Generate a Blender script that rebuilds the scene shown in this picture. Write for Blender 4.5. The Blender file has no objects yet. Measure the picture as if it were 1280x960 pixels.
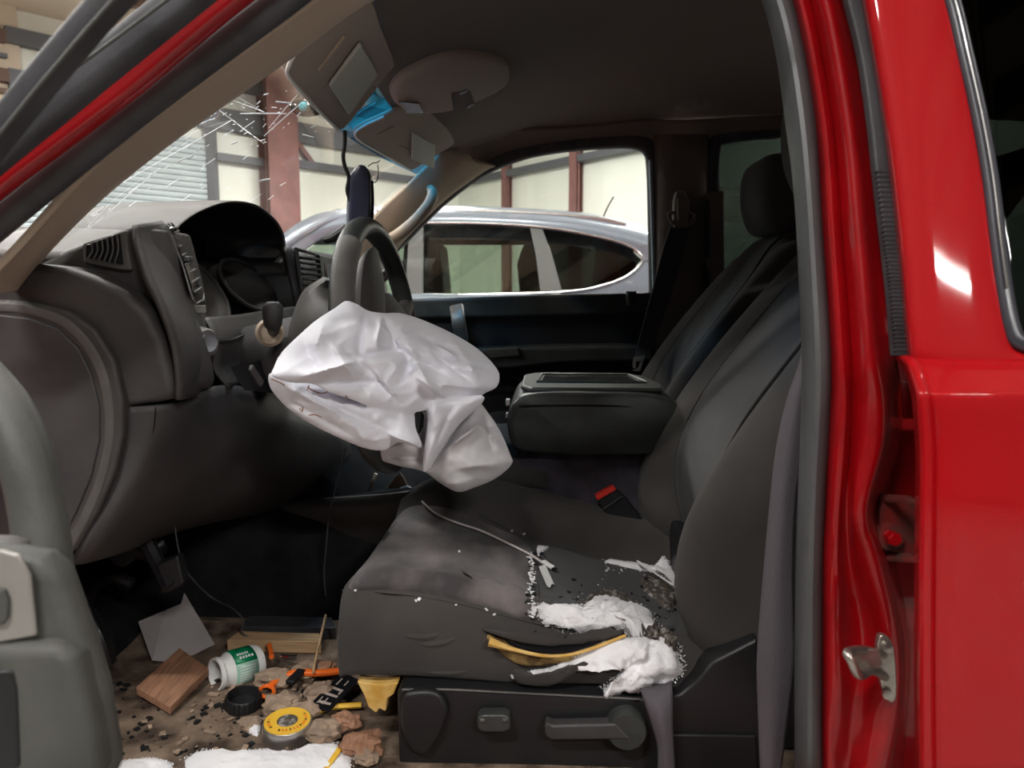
import bpy, bmesh, math, random
from mathutils import Vector, Matrix, noise
from mathutils.bvhtree import BVHTree
random.seed(7)
S = bpy.context.scene
# ---------------------------------------------------------------- camera
F = 950.0
VPX, HOR = 685.0, 365.0                     # where lines across the truck converge
CZ = 1.25                                   # eye height above the workshop floor
PITCH = math.atan((480 - HOR) / F)
YAW = math.atan((VPX - 640) / F * math.cos(PITCH))
cd = bpy.data.cameras.new('camera'); cam = bpy.data.objects.new('camera', cd)
S.collection.objects.link(cam); S.camera = cam
cam.location = (0, 0, CZ); cam.rotation_euler = (math.pi / 2 - PITCH, 0, YAW)
cd.sensor_width = 36; cd.lens = 36 * F / 1280; cd.clip_start = 0.02; cd.clip_end = 100
cd.dof.use_dof = True; cd.dof.focus_distance = 1.15; cd.dof.aperture_fstop = 8.0
CR = cam.rotation_euler.to_matrix()
# ---------------------------------------------------------------- world, light, exposure
wd = bpy.data.worlds.new('world'); S.world = wd; wd.use_nodes = True
wd.node_tree.nodes['Background'].inputs[0].default_value = (0.95, 0.97, 1.0, 1)
wd.node_tree.nodes['Background'].inputs[1].default_value = 0.15
S.view_settings.view_transform = 'Standard'; S.view_settings.look = 'None'
S.view_settings.gamma = 1; S.view_settings.exposure = 0.1
try: S.view_settings.use_curve_mapping = False
except Exception: pass
# lamps of the workshop: (x, y, height above eye, rotation, watts); built with their fixtures in lamp()
LAMPS = [(-1.1, -1.2, 2.3, 0.1, 80), (1.95, -2.8, 2.3, 0.05, 130), (-3.2, 0.6, 2.4, 1.3, 75), (3.6, 0.8, 2.6, 1.2, 40),
         (-3.2, 3.6, 2.05, 0.6, 130), (-1.2, 6.2, 1.95, 0.1, 110), (1.4, 5.2, 2.05, 0.1, 150), (3.0, 3.2, 2.3, 1.2, 60), (-.6, 1.75, 2.15, 0.0, 70)]

# ---------------------------------------------------------------- helpers
def W(x, y, z): return Vector((x, y, z + CZ))
def ray(px, py): return CR @ Vector((px - 640, 480 - py, -F))
def P(px, py, Y):
    d = ray(px, py); return Vector((0, 0, CZ)) + d * (Y / d.y)
def PX(px, py, X):
    d = ray(px, py); return Vector((0, 0, CZ)) + d * (X / d.x)
def G(px, py, z):
    d = ray(px, py); return Vector((0, 0, CZ)) + d * (z / d.z)
def cr(pts, n, closed=False):
    """Catmull-Rom through points (Vectors or tuples); n steps per span."""
    pts = [Vector(p) for p in pts]; m = len(pts); out = []
    if m < 3 and not closed:
        return [pts[0].lerp(pts[-1], i / n) for i in range(n + 1)]
    spans = m if closed else m - 1
    for i in range(spans):
        if closed: a, b, c, d = pts[i - 1], pts[i], pts[(i + 1) % m], pts[(i + 2) % m]
        else:
            b, c = pts[i], pts[i + 1]
            a = pts[i - 1] if i else b * 2 - c
            d = pts[i + 2] if i + 2 < m else c * 2 - b
        for k in range(n):
            t = k / n
            out.append(0.5 * ((2 * b) + (c - a) * t + (2 * a - 5 * b + 4 * c - d) * t * t + (3 * b - a - 3 * c + d) * t ** 3))
    if not closed: out.append(pts[-1].copy())
    return out
ORG = {}
def base(o): return ORG.get(o.name, Vector((0, 0, 0)))
def tag(o, label=None, cat=None, group=None, kind=None):
    if label: o['label'] = label
    if cat: o['category'] = cat
    if group: o['group'] = group
    if kind: o['kind'] = kind
    return o
def thing(name, label, cat, loc, group=None, kind=None):
    o = bpy.data.objects.new(name, None); S.collection.objects.link(o)
    o.location = loc; o.empty_display_size = 0.05; ORG[o.name] = Vector(loc)
    return tag(o, label, cat, group, kind)
def mk(name, V, Fc, mat, parent=None, smooth=True, bevel=0, bseg=2, sub=0, solid=0, soff=0, mods=(), autos=True):
    V = [Vector(v) for v in V]
    if parent is not None: org = base(parent)
    else:
        n = len(V); org = Vector((sum(v.x for v in V) / n, sum(v.y for v in V) / n, min(v.z for v in V)))
    me = bpy.data.meshes.new(name); me.from_pydata([v - org for v in V], [], Fc)
    bm = bmesh.new(); bm.from_mesh(me); bmesh.ops.remove_doubles(bm, verts=bm.verts, dist=1e-6)
    bmesh.ops.recalc_face_normals(bm, faces=bm.faces); bm.to_mesh(me); bm.free()
    if mat: me.materials.append(mat)
    o = bpy.data.objects.new(name, me); S.collection.objects.link(o)
    if parent is not None: o.parent = parent
    else: o.location = org
    ORG[o.name] = org
    if smooth: me.polygons.foreach_set('use_smooth', [True] * len(me.polygons))
    if solid:
        m = o.modifiers.new('s', 'SOLIDIFY'); m.thickness = solid; m.offset = soff
    if bevel:
        m = o.modifiers.new('b', 'BEVEL'); m.width = bevel; m.segments = bseg; m.limit_method = 'ANGLE'; m.angle_limit = 0.6
        m.harden_normals = False
    if sub:
        m = o.modifiers.new('u', 'SUBSURF'); m.levels = sub; m.render_levels = sub
    if smooth and not sub and autos:
        m = o.modifiers.new('w', 'WEIGHTED_NORMAL') if bevel else None
        if not bevel and len(Fc) > 1:
            try: me.set_sharp_from_angle(angle=0.75)
            except Exception: pass
    return o
class MB:
    """collects shapes into one mesh"""
    def __init__(s): s.V = []; s.F = []
    def add(s, V, Fc):
        n = len(s.V); s.V += [Vector(v) for v in V]; s.F += [tuple(i + n for i in f) for f in Fc]; return s
    def mk(s, name, mat, parent=None, **k): return mk(name, s.V, s.F, mat, parent, **k)
def g_box(c, size, rot=(0, 0, 0)):
    R = Matrix.Rotation(rot[2], 3, 'Z') @ Matrix.Rotation(rot[1], 3, 'Y') @ Matrix.Rotation(rot[0], 3, 'X')
    c = Vector(c); V = []
    for sx in (-.5, .5):
        for sy in (-.5, .5):
            for sz in (-.5, .5): V.append(c + R @ Vector((sx * size[0], sy * size[1], sz * size[2])))
    return V, [(0, 1, 3, 2), (4, 6, 7, 5), (0, 4, 5, 1), (2, 3, 7, 6), (0, 2, 6, 4), (1, 5, 7, 3)]
def g_bar(a, b, w, h, up=(0, 0, 1)):
    a, b = Vector(a), Vector(b); d = (b - a).normalized(); s = d.cross(Vector(up))
    if s.length < 1e-4: s = d.cross(Vector((1, 0, 0)))
    s.normalize(); u = s.cross(d)
    V = [p + s * (i * w / 2) + u * (j * h / 2) for p in (a, b) for i, j in ((-1, -1), (1, -1), (1, 1), (-1, 1))]
    return V, [(0, 1, 2, 3), (7, 6, 5, 4), (0, 4, 5, 1), (1, 5, 6, 2), (2, 6, 7, 3), (3, 7, 4, 0)]
def g_prism(front, depth):
    n = len(front); V = [Vector(p) for p in front] + [Vector(p) + depth for p in front]
    return V, [tuple(range(n)), tuple(range(2 * n - 1, n - 1, -1))] + [(i, n + i, n + (i + 1) % n, (i + 1) % n) for i in range(n)]
def g_tube(path, r, n=10, step=6, closed=False, up=None, prof=None, caps=True):
    """sweep a round (or given 2D) profile along a smoothed path; r scalar or list per control point"""
    pts = cr(path, step, closed) if step > 1 else [Vector(p) for p in path]
    m = len(pts)
    if isinstance(r, (int, float)): R = [r] * m
    else:
        rr = [Vector((q, 0, 0)) for q in r]; R = [q.x for q in (cr(rr, step, closed) if step > 1 else rr)]
    if prof is None: prof = [(math.cos(2 * math.pi * k / n), math.sin(2 * math.pi * k / n)) for k in range(n)]
    n = len(prof); V = []; Fc = []; last = None
    for i, p in enumerate(pts):
        if closed: t = (pts[(i + 1) % m] - pts[i - 1])
        else: t = pts[min(i + 1, m - 1)] - pts[max(i - 1, 0)]
        t.normalize()
        if up is not None: u = Vector(up)
        elif last is None: u = Vector((0, 0, 1)) if abs(t.z) < .9 else Vector((1, 0, 0))
        else: u = last
        u = u - t * u.dot(t)
        if u.length < 1e-5: u = Vector((1, 0, 0)) - t * t.x
        u.normalize(); s = t.cross(u); last = u
        for a, b in prof: V.append(p + s * (a * R[i]) + u * (b * R[i]))
    for i in range(m if closed else m - 1):
        j = (i + 1) % m
        for k in range(n): Fc.append((i * n + k, i * n + (k + 1) % n, j * n + (k + 1) % n, j * n + k))
    if caps and not closed:
        Fc.append(tuple(range(n))[::-1]); Fc.append(tuple(range((m - 1) * n, m * n)))
    return V, Fc
def rect_prof(w, h, r=0.25):
    """rounded rectangle profile, half sizes w, h"""
    q = r * min(w, h); o = []
    for sx, sy, a0 in ((1, 1, 0), (-1, 1, 90), (-1, -1, 180), (1, -1, 270)):
        for k in range(4):
            a = math.radians(a0 + k * 30); o.append((sx * (w - q) + q * math.cos(a), sy * (h - q) + q * math.sin(a)))
    return o
def g_patch(ctrl, nu=5, nv=5, closed_u=False):
    """smooth surface through a grid of points; rows -> v, columns -> u"""
    rows = [cr(r, nu, closed_u) for r in ctrl]; m = len(rows[0])
    cols = [cr([r[i] for r in rows], nv) for i in range(m)]; nr = len(cols[0])
    V = [cols[i][j] for j in range(nr) for i in range(m)]; Fc = []
    for j in range(nr - 1):
        for i in range(m if closed_u else m - 1):
            k = (i + 1) % m; Fc.append((j * m + i, j * m + k, (j + 1) * m + k, (j + 1) * m + i))
    return V, Fc, m, nr
def g_loft(rings, nu=3, nv=4, caps=True):
    V, Fc, m, nr = g_patch(rings, nu, nv, True)
    if caps: Fc = Fc + [tuple(range(m))[::-1], tuple(range((nr - 1) * m, nr * m))]
    return V, Fc
def g_lathe(prof, c, axis, n=28, capped=True):
    """prof: (radius, height) pairs along axis from c"""
    ax = Vector(axis).normalized(); u = ax.orthogonal().normalized(); s = ax.cross(u); c = Vector(c); V = []; Fc = []
    for r, h in prof:
        for k in range(n):
            a = 2 * math.pi * k / n; V.append(c + ax * h + (u * math.cos(a) + s * math.sin(a)) * max(r, 1e-5))
    for i in range(len(prof) - 1):
        for k in range(n): Fc.append((i * n + k, i * n + (k + 1) % n, (i + 1) * n + (k + 1) % n, (i + 1) * n + k))
    if capped: Fc += [tuple(range(n))[::-1], tuple(range((len(prof) - 1) * n, len(prof) * n))]
    return V, Fc
def pxs(pts, Y): return [P(a, b, Y) for a, b in pts]
def p3(pts): return [P(*q) for q in pts]
def slab(name, pts, Y, th, mat, parent=None, bevel=0.004, smooth_n=0, bseg=3, **k):
    """outline seen from the door side at depth Y, given real thickness th across the truck"""
    f = pxs(pts, Y)
    if smooth_n: f = cr(f, smooth_n, True)
    V, Fc = g_prism(f, Vector((0, th, 0)))
    return mk(name, V, Fc, mat, parent, bevel=bevel, bseg=bseg, **k)
def bvh_of(*objs):
    V = []; Fc = []
    dg = bpy.context.evaluated_depsgraph_get()
    for o in objs:
        e = o.evaluated_get(dg); me = e.to_mesh(); n = len(V); org = base(o)
        V += [v.co + org for v in me.vertices]; Fc += [tuple(i + n for i in p.vertices) for p in me.polygons]; e.to_mesh_clear()
    return BVHTree.FromPolygons(V, Fc)
def hit(b, px, py):
    d = ray(px, py).normalized(); l, n, i, t = b.ray_cast(Vector((0, 0, CZ)), d)
    if l is None: return None, None
    return l, (n if n.dot(d) < 0 else -n)
def fb(p, s=1.0, o=3):
    v = 0; a = 1
    for i in range(o): v += a * noise.noise(Vector(p) * s * 2 ** i); a *= .5
    return v
def g_drape(b, out, h, K=12, n=6, jag=0.0, rough=0.0, rs=60, lift=0.002, flat=0.35):
    """stuff lying on a surface: outline found on that surface, height h in the middle"""
    cx = sum(p[0] for p in out) / len(out); cy = sum(p[1] for p in out) / len(out)
    ring = [(p.x, p.y) for p in cr([(a, c, 0) for a, c in out], n, True)]; m = len(ring); V = []; Fc = []
    if jag: ring = [(cx + (a - cx) * (1 + jag * fb((a * .11, c * .11, h * 50))), cy + (c - cy) * (1 + jag * fb((a * .11, c * .11, 9 + h * 50)))) for a, c in ring]
    lastp = None
    for k in range(K + 1):
        s = k / K
        for a, c in ring:
            x, y = cx + (a - cx) * s, cy + (c - cy) * s
            p, nn = hit(b, x, y)
            if p is None: p, nn = (lastp if lastp else (P(x, y, 1.0), Vector((0, 0, 1))))
            lastp = (p, nn)
            hh = (1 - s ** 4) ** flat * h * (1 + rough * fb(p * rs)) if s < 1 else -0.002
            V.append(p + nn * (hh + (lift if s < 1 else 0)))
    for k in range(K):
        for i in range(m): Fc.append((k * m + i, k * m + (i + 1) % m, (k + 1) * m + (i + 1) % m, (k + 1) * m + i))
    return V, Fc
# ---------------------------------------------------------------- materials
def mat(name, col, rough=0.6, metal=0, spec=0.5, bump=0, bscale=400, var=0, vscale=8, col2=None, coat=0, trans=0, emit=None, estr=0, stretch=None, sheen=0, alpha=None, detail=4, th=None):
    m = bpy.data.materials.new(name); m.use_nodes = True; nt = m.node_tree; b = nt.nodes['Principled BSDF']
    b.inputs['Base Color'].default_value = (*col, 1); b.inputs['Roughness'].default_value = rough
    b.inputs['Metallic'].default_value = metal; b.inputs['Specular IOR Level'].default_value = spec
    if coat: b.inputs['Coat Weight'].default_value = coat; b.inputs['Coat Roughness'].default_value = 0.04
    if sheen: b.inputs['Sheen Weight'].default_value = sheen; b.inputs['Sheen Roughness'].default_value = .5
    if trans: b.inputs['Transmission Weight'].default_value = trans
    if emit: b.inputs['Emission Color'].default_value = (*emit, 1); b.inputs['Emission Strength'].default_value = estr
    tc = nt.nodes.new('ShaderNodeTexCoord'); src = tc.outputs['Object']
    if stretch:
        mp = nt.nodes.new('ShaderNodeMapping'); mp.inputs['Scale'].default_value = stretch; nt.links.new(src, mp.inputs[0]); src = mp.outputs[0]
    if bump:
        n = nt.nodes.new('ShaderNodeTexNoise'); n.inputs['Scale'].default_value = bscale; n.inputs['Detail'].default_value = detail; nt.links.new(src, n.inputs['Vector'])
        bp = nt.nodes.new('ShaderNodeBump'); bp.inputs['Strength'].default_value = bump; bp.inputs['Distance'].default_value = 0.002
        nt.links.new(n.outputs['Fac'], bp.inputs['Height']); nt.links.new(bp.outputs[0], b.inputs['Normal'])
    if var or col2:
        n = nt.nodes.new('ShaderNodeTexNoise'); n.inputs['Scale'].default_value = vscale; n.inputs['Detail'].default_value = 6; nt.links.new(src, n.inputs['Vector'])
        r = nt.nodes.new('ShaderNodeValToRGB'); c2 = col2 or tuple(min(1, c * (1 + var)) for c in col); c1 = col if col2 else tuple(c * (1 - var) for c in col)
        r.color_ramp.elements[0].position, r.color_ramp.elements[1].position = th or (.35, .65)
        r.color_ramp.elements[0].color = (*c1, 1); r.color_ramp.elements[1].color = (*c2, 1)
        nt.links.new(n.outputs['Fac'], r.inputs[0]); nt.links.new(r.outputs[0], b.inputs['Base Color'])
    return m
def glass(name, tint, refl=0.08, rough=0.02):
    m = bpy.data.materials.new(name); m.use_nodes = True; nt = m.node_tree; nt.nodes.clear()
    o = nt.nodes.new('ShaderNodeOutputMaterial'); mx = nt.nodes.new('ShaderNodeMixShader')
    t = nt.nodes.new('ShaderNodeBsdfTransparent'); g = nt.nodes.new('ShaderNodeBsdfGlossy'); lw = nt.nodes.new('ShaderNodeLayerWeight'); lw.inputs[0].default_value = .5
    t.inputs[0].default_value = (*tint, 1); g.inputs['Roughness'].default_value = rough
    pw = nt.nodes.new('ShaderNodeMath'); pw.operation = 'POWER'; pw.inputs[1].default_value = 4; nt.links.new(lw.outputs['Facing'], pw.inputs[0])
    f = nt.nodes.new('ShaderNodeMath'); f.operation = 'MULTIPLY_ADD'; f.inputs[1].default_value = .6; f.inputs[2].default_value = refl; nt.links.new(pw.outputs[0], f.inputs[0])
    nt.links.new(f.outputs[0], mx.inputs[0]); nt.links.new(t.outputs[0], mx.inputs[1]); nt.links.new(g.outputs[0], mx.inputs[2]); nt.links.new(mx.outputs[0], o.inputs[0])
    return m
M = {}
M['red'] = mat('red_car_paint', (.37, .0, .003), .6, spec=.15, coat=.7, bump=.02, bscale=30)
M['redj'] = mat('red_paint_unpolished', (.32, .0, .003), .5, spec=.2, coat=.7, bump=.04, bscale=60, var=.12, vscale=14)
M['rubber'] = mat('grey_black_rubber', (.045, .045, .05), .55, bump=.15, bscale=300, var=.3, vscale=20)
M['pillartrim'] = mat('grey_rubber_seal', (.085, .086, .09), .42, bump=.05, bscale=200, var=.12, vscale=10)
M['black'] = mat('black_plastic', (.012, .012, .013), .45, bump=.1, bscale=600)
M['gloss'] = mat('gloss_black', (.01, .01, .012), .15)
M['plast'] = mat('charcoal_dash_plastic', (.047, .042, .041), .55, bump=.25, bscale=900, var=.22, vscale=9)
M['plastd'] = mat('dark_dash_plastic', (.045, .042, .043), .5, bump=.25, bscale=900, var=.25, vscale=9)
M['plastg'] = mat('dusty_grey_plastic', (.095, .088, .084), .6, bump=.2, bscale=700, var=.3, vscale=12)
M['doorgrey'] = mat('scuffed_grey_door_plastic', (.035, .037, .034), .6, bump=.2, bscale=300, col2=(.095, .095, .085), vscale=9, th=(.3, .75))
M['silver'] = mat('silver_plastic', (.34, .32, .30), .4, metal=.3, var=.1)
M['fabric'] = mat('charcoal_seat_fabric', (.056, .051, .048), .95, bump=.5, bscale=1400, sheen=.08, var=.18, vscale=7, spec=.2)
M['fabricl'] = mat('charcoal_ribbed_fabric', (.052, .049, .049), .95, bump=.5, bscale=1400, sheen=.1, var=.15, vscale=9, spec=.2)
M['dusty'] = mat('dusty_worn_seat_cloth', (.058, .052, .053), .95, bump=.5, bscale=1400, sheen=.1, spec=.2, col2=(.22, .19, .19), vscale=12, th=(.42, .72), stretch=(1, .45, 1))
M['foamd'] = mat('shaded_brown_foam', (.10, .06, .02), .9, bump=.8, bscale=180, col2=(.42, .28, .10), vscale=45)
M['vinyl'] = mat('black_leatherette', (.04, .044, .042), .38, bump=.25, bscale=500, var=.25, vscale=15)
M['beige'] = mat('beige_trim_plastic', (.42, .33, .25), .6, bump=.1, bscale=600, var=.05, vscale=5)
M['visor'] = mat('grey_beige_visor_cloth', (.40, .33, .29), .85, bump=.2, bscale=900)
M['liner'] = mat('grey_beige_headliner', (.17, .14, .125), .95, bump=.3, bscale=900, var=.08, vscale=3)
M['chrome'] = mat('chrome', (.8, .8, .8), .15, metal=1)
M['steel'] = mat('zinc_plated_steel', (.45, .42, .38), .35, metal=.9, bump=.1, bscale=200, var=.2, vscale=60)
M['carpet'] = mat('black_carpet', (.013, .013, .014), 1, bump=1, bscale=700, spec=.1, var=.3, vscale=20)
M['darkwall'] = mat('dim_brown_sheet_wall', (.10, .085, .075), .8, var=.2, vscale=2)
M['greasy'] = mat('greasy_overpainted_steel', (.17, .012, .01), .5, col2=(.07, .03, .025), vscale=60)
M['bagshadedirt'] = mat('shaded_dirty_airbag_cloth', (.62, .60, .62), .75, bump=.06, bscale=1500, var=.08, vscale=15)  # shade and dirt of the lower airbag fold, both put into its grey
M['carpetp'] = mat('dark_violet_grey_carpet', (.085, .075, .095), 1, bump=1, bscale=700, spec=.1, var=.3, vscale=20)
M['dirt'] = mat('dirty_carpet_with_wood_dust', (.06, .042, .032), 1, bump=1, bscale=250, spec=.1, col2=(.25, .185, .135), vscale=22)
M['airbag'] = mat('white_nylon_airbag_cloth', (.90, .90, .97), .7, bump=.06, bscale=1500, sheen=.2, spec=.3)
M['belt'] = mat('grey_webbing', (.10, .088, .10), .75, bump=.5, bscale=900, stretch=(1, 1, .15))
M['beltd'] = mat('dark_webbing', (.05, .046, .05), .8, bump=.5, bscale=900)
M['foam'] = mat('yellow_urethane_foam', (.62, .34, .06), .9, bump=.8, bscale=180, col2=(.8, .55, .2), vscale=40)
M['stuffing'] = mat('white_polyester_stuffing', (.86, .85, .87), 1, bump=1, bscale=120, sheen=.4, spec=.05, detail=8)
M['grime'] = mat('dark_glassy_grime', (.08, .065, .05), .6, bump=1, bscale=300, col2=(.35, .33, .31), vscale=90, th=(.5, .62))
M['wood'] = mat('bare_pine', (.55, .36, .2), .7, bump=.2, bscale=60, var=.2, vscale=12, stretch=(1, 14, 14))
M['wood2'] = mat('reddish_wood', (.33, .17, .1), .7, bump=.2, bscale=60, var=.25, vscale=12, stretch=(14, 1, 14))
M['cable'] = mat('grey_white_cable', (.55, .5, .48), .5)
M['white'] = mat('white_plastic', (.8, .8, .78), .4)
M['paper'] = mat('crumpled_brown_paper', (.32, .23, .165), .9, bump=.4, bscale=90, var=.25, vscale=30)
M['sheet'] = mat('grey_card', (.3, .27, .27), .8, var=.1)
M['orange'] = mat('orange_plastic', (.9, .16, .02), .4)
M['yellow'] = mat('yellow_paint', (.85, .5, .04), .45)
M['green'] = mat('green_print', (.0, .22, .09), .4, var=.3, vscale=60)
M['palegreen'] = mat('pale_green_print', (.35, .55, .45), .4)
M['tin'] = mat('tin_metal', (.5, .48, .45), .35, metal=.9, var=.15, vscale=50)
M['redbtn'] = mat('red_plastic', (.75, .03, .02), .35)
M['suv'] = mat('slate_blue_grey_car_paint', (.30, .34, .40), .35, metal=.2, coat=1)
M['suvlight'] = mat('brushed_silver_trim', (.7, .7, .7), .25, metal=.8)
M['suvpillar'] = mat('satin_grey_pillar_film', (.22, .23, .22), .35, coat=.5)
M['insul'] = mat('white_vinyl_wall_insulation', (.82, .83, .74), .6, bump=.8, bscale=6, var=.1, vscale=1.5, stretch=(1, 1, .15))
M['column'] = mat('red_oxide_steel', (.22, .10, .09), .6, var=.15, vscale=6)
M['girt'] = mat('dark_grey_steel', (.11, .115, .125), .6)
M['purlin'] = mat('brown_steel_purlin', (.13, .075, .055), .6)
M['ceil'] = mat('tan_roof_insulation', (.62, .52, .40), .7, bump=.3, bscale=5, var=.08, vscale=1)
M['roller'] = mat('galvanised_roller_slats', (.55, .62, .64), .5, var=.06, vscale=4)
M['concrete'] = mat('workshop_concrete', (.3, .29, .27), .6, bump=.2, bscale=20, var=.2, vscale=2)
M['glass'] = glass('clear_glass', (.95, .97, .96), .06)
M['glassb'] = glass('blue_tinted_shade_band_glass', (.02, .30, .62), .08)
M['glassd'] = glass('privacy_glass', (.10, .12, .11), .09)
M['glasss'] = glass('green_tinted_car_glass', (.58, .66, .60), .12)
M['glassr'] = glass('dark_rear_glass', (.06, .07, .065), .012)
M['shard'] = mat('crushed_glass_edge', (.9, .95, 1), .3, spec=1)
M['lamp'] = mat('lit_lamp_tube', (1, 1, 1), .5, emit=(1, .97, .9), estr=30)
M['flap'] = mat('pale_grey_green_flap', (.5, .5, .44), .6)
M['mould'] = mat('dark_window_moulding', (.04, .04, .05), .3)
M['girtb'] = M['purlin']
M['bag2'] = None
# ================================================================ the workshop
K = Vector((-1.158, 10, 0)); DA = Vector((-.637, -.771, 0)).normalized(); DB = Vector((.634, -.773, 0)).normalized()
LA, LB, EAVE, RIDGE = 14.0, 14.0, 2.25, 4.1
def WA(t, z, off=0.0): q = K + DA * t + DB * off; return Vector((q.x, q.y, z + CZ))
def WB(t, z, off=0.0): q = K + DB * t + DA * off; return Vector((q.x, q.y, z + CZ))
def struct(o): o['kind'] = 'structure'; return o
fl = [WA(0, -CZ), WA(LA, -CZ), WA(LA, -CZ, LB), WB(LB, -CZ)]
V, Fc = g_prism(fl, Vector((0, 0, -.1))); struct(mk('floor', V, Fc, M['concrete'], smooth=False))
def wall(name, a, b, z0, z1, m):
    n = (b - a).normalized().cross(Vector((0, 0, 1))) * -.08
    V, Fc = g_prism([Vector((a.x, a.y, z0)), Vector((b.x, b.y, z0)), Vector((b.x, b.y, z1)), Vector((a.x, a.y, z1))], n)
    return struct(mk(name, V, Fc, m, smooth=False))
TOP = CZ + RIDGE + .1
wall('wall_back', WA(LA, 0), WA(0, 0), 0, TOP, M['insul'])
wall('wall_right', WB(0, 0), WB(LB, 0), 0, TOP, M['insul'])
wall('wall_left', WA(LA, 0, LB), WA(LA, 0), 0, TOP, M['darkwall'])
wall('wall_front', WB(LB, 0), WA(LA, 0, LB), 0, TOP, M['darkwall'])
V, Fc = g_prism([WA(-.1, EAVE), WA(LA, EAVE), WA(LA, RIDGE, LB), WB(LB, RIDGE)], Vector((0, 0, .1)))
ceil = struct(mk('ceiling', V, Fc, M['ceil'], smooth=False))
# roof purlins run along the back wall and hang under the roof
for k in range(1, 14):
    off = k * 1.0; z = EAVE + (RIDGE - EAVE) * off / LB - .11
    V, Fc = g_bar(WA(.1, z, off), WA(LA - .1, z, off), .08, .2); mk('purlin', V, Fc, M['purlin'], ceil, smooth=False)
# steel frame and wall girts
def column(t, side, w, d, name='column'):
    f = WA if side == 'A' else WB; m = MB()
    D = DA if side == 'A' else DB
    a, b = f(t, -CZ, d / 2 + .02), f(t, EAVE - .02, d / 2 + .02)
    m.add(*g_bar(a, b, w if 0 else .02, d, D))
    inn = f(t, 0, d) - f(t, 0, 0)
    for s in (0.01, 1):
        q = inn * s
        a = f(t, -CZ, 0) + q; b = f(t, EAVE - .02, 0) + q
        perp = D
        V = [p + perp * (i * w / 2) + inn.normalized() * (j * .012) for p in (a, b) for i, j in ((-1, -1), (1, -1), (1, 1), (-1, 1))]
        m.add(V, [(0, 1, 2, 3), (7, 6, 5, 4), (0, 4, 5, 1), (1, 5, 6, 2), (2, 6, 7, 3), (3, 7, 4, 0)])
    o = m.mk(name, M['column'], smooth=False); return tag(o)
c = column(2.65, 'A', .34, .3); tag(c, 'wide reddish-brown steel column seen through the windshield', 'column')
c = column(1.11, 'B', .09, .10); tag(c, 'left narrow reddish column above the grey car roof, seen through passenger window', 'column')
c = column(2.34, 'B', .10, .12); tag(c, 'right narrow reddish column above the grey car roof, behind its antenna', 'column')
c = column(5.2, 'B', .3, .3); tag(c, 'reddish steel column on the right workshop wall, hidden by the red truck', 'column')
def girt(f, t0, t1, z, h, name, m='girt'):
    V, Fc = g_bar(f(t0, z, .06), f(t1, z, .06), .1, h); return struct(mk(name, V, Fc, M[m], smooth=False))
girt(WA, 0, 2.48, 1.34, .075, 'trim_1'); girt(WA, 2.82, 3.3, 1.30, .07, 'trim_2'); girt(WB, 0, LB, 1.37, .07, 'trim_3')
girt(WA, 0, 5.0, 1.66, .2, 'trim_4'); girt(WA, 0, 5.0, 2.02, .12, 'trim_5'); girt(WA, 5.0, LA, 1.7, .1, 'trim_11', 'purlin'); girt(WA, 5.0, LA, 2.0, .1, 'trim_12', 'purlin')
girt(WA, 8.3, LA, .9, .14, 'trim_7', 'purlin')
V, Fc = g_prism([WA(4.9, 1.5, .03), WA(LA, 1.5, .03), WA(LA, 2.3, .03), WA(4.9, 2.3, .03)], Vector((DB.x, DB.y, 0)) * .02); struct(mk('trim_13', V, Fc, M['ceil'], smooth=False))
girt(WA, 5.0, LA, 1.85, .03, 'trim_14', 'girt'); girt(WA, 5.0, LA, 1.58, .035, 'trim_15', 'purlin')
V, Fc = g_bar(WA(3.33, -CZ, .06), WA(3.33, 1.56, .06), .08, .08); struct(mk('trim_8', V, Fc, M['girt'], smooth=False))
V, Fc = g_bar(WA(8.1, -CZ, .06), WA(8.1, 1.56, .06), .12, .12); struct(mk('trim_9', V, Fc, M['girt'], smooth=False))
V, Fc = g_bar(WA(2.2, 1.34, .08), WA(3.0, 2.2, .08), .05, .05); struct(mk('trim_10', V, Fc, M['column'], smooth=False))
# roller door: corrugated curtain of narrow slats
dr = thing('door_1', None, None, WA(5.7, -CZ, .05)); dr['kind'] = 'structure'
m = MB(); z = -CZ; sl = .052; V = []; n = 0
while z < 1.45:
    for dz, o in ((0, .005), (.006, .04), (.026, .055), (.046, .04)):
        V += [WA(3.39, z + dz, o), WA(8.04, z + dz, o)]; n += 1
    z += sl
o = mk('slat_curtain', V, [(2 * i, 2 * i + 1, 2 * i + 3, 2 * i + 2) for i in range(n - 1)], M['roller'], dr, smooth=False, solid=.002); o['kind'] = 'stuff'
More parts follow.
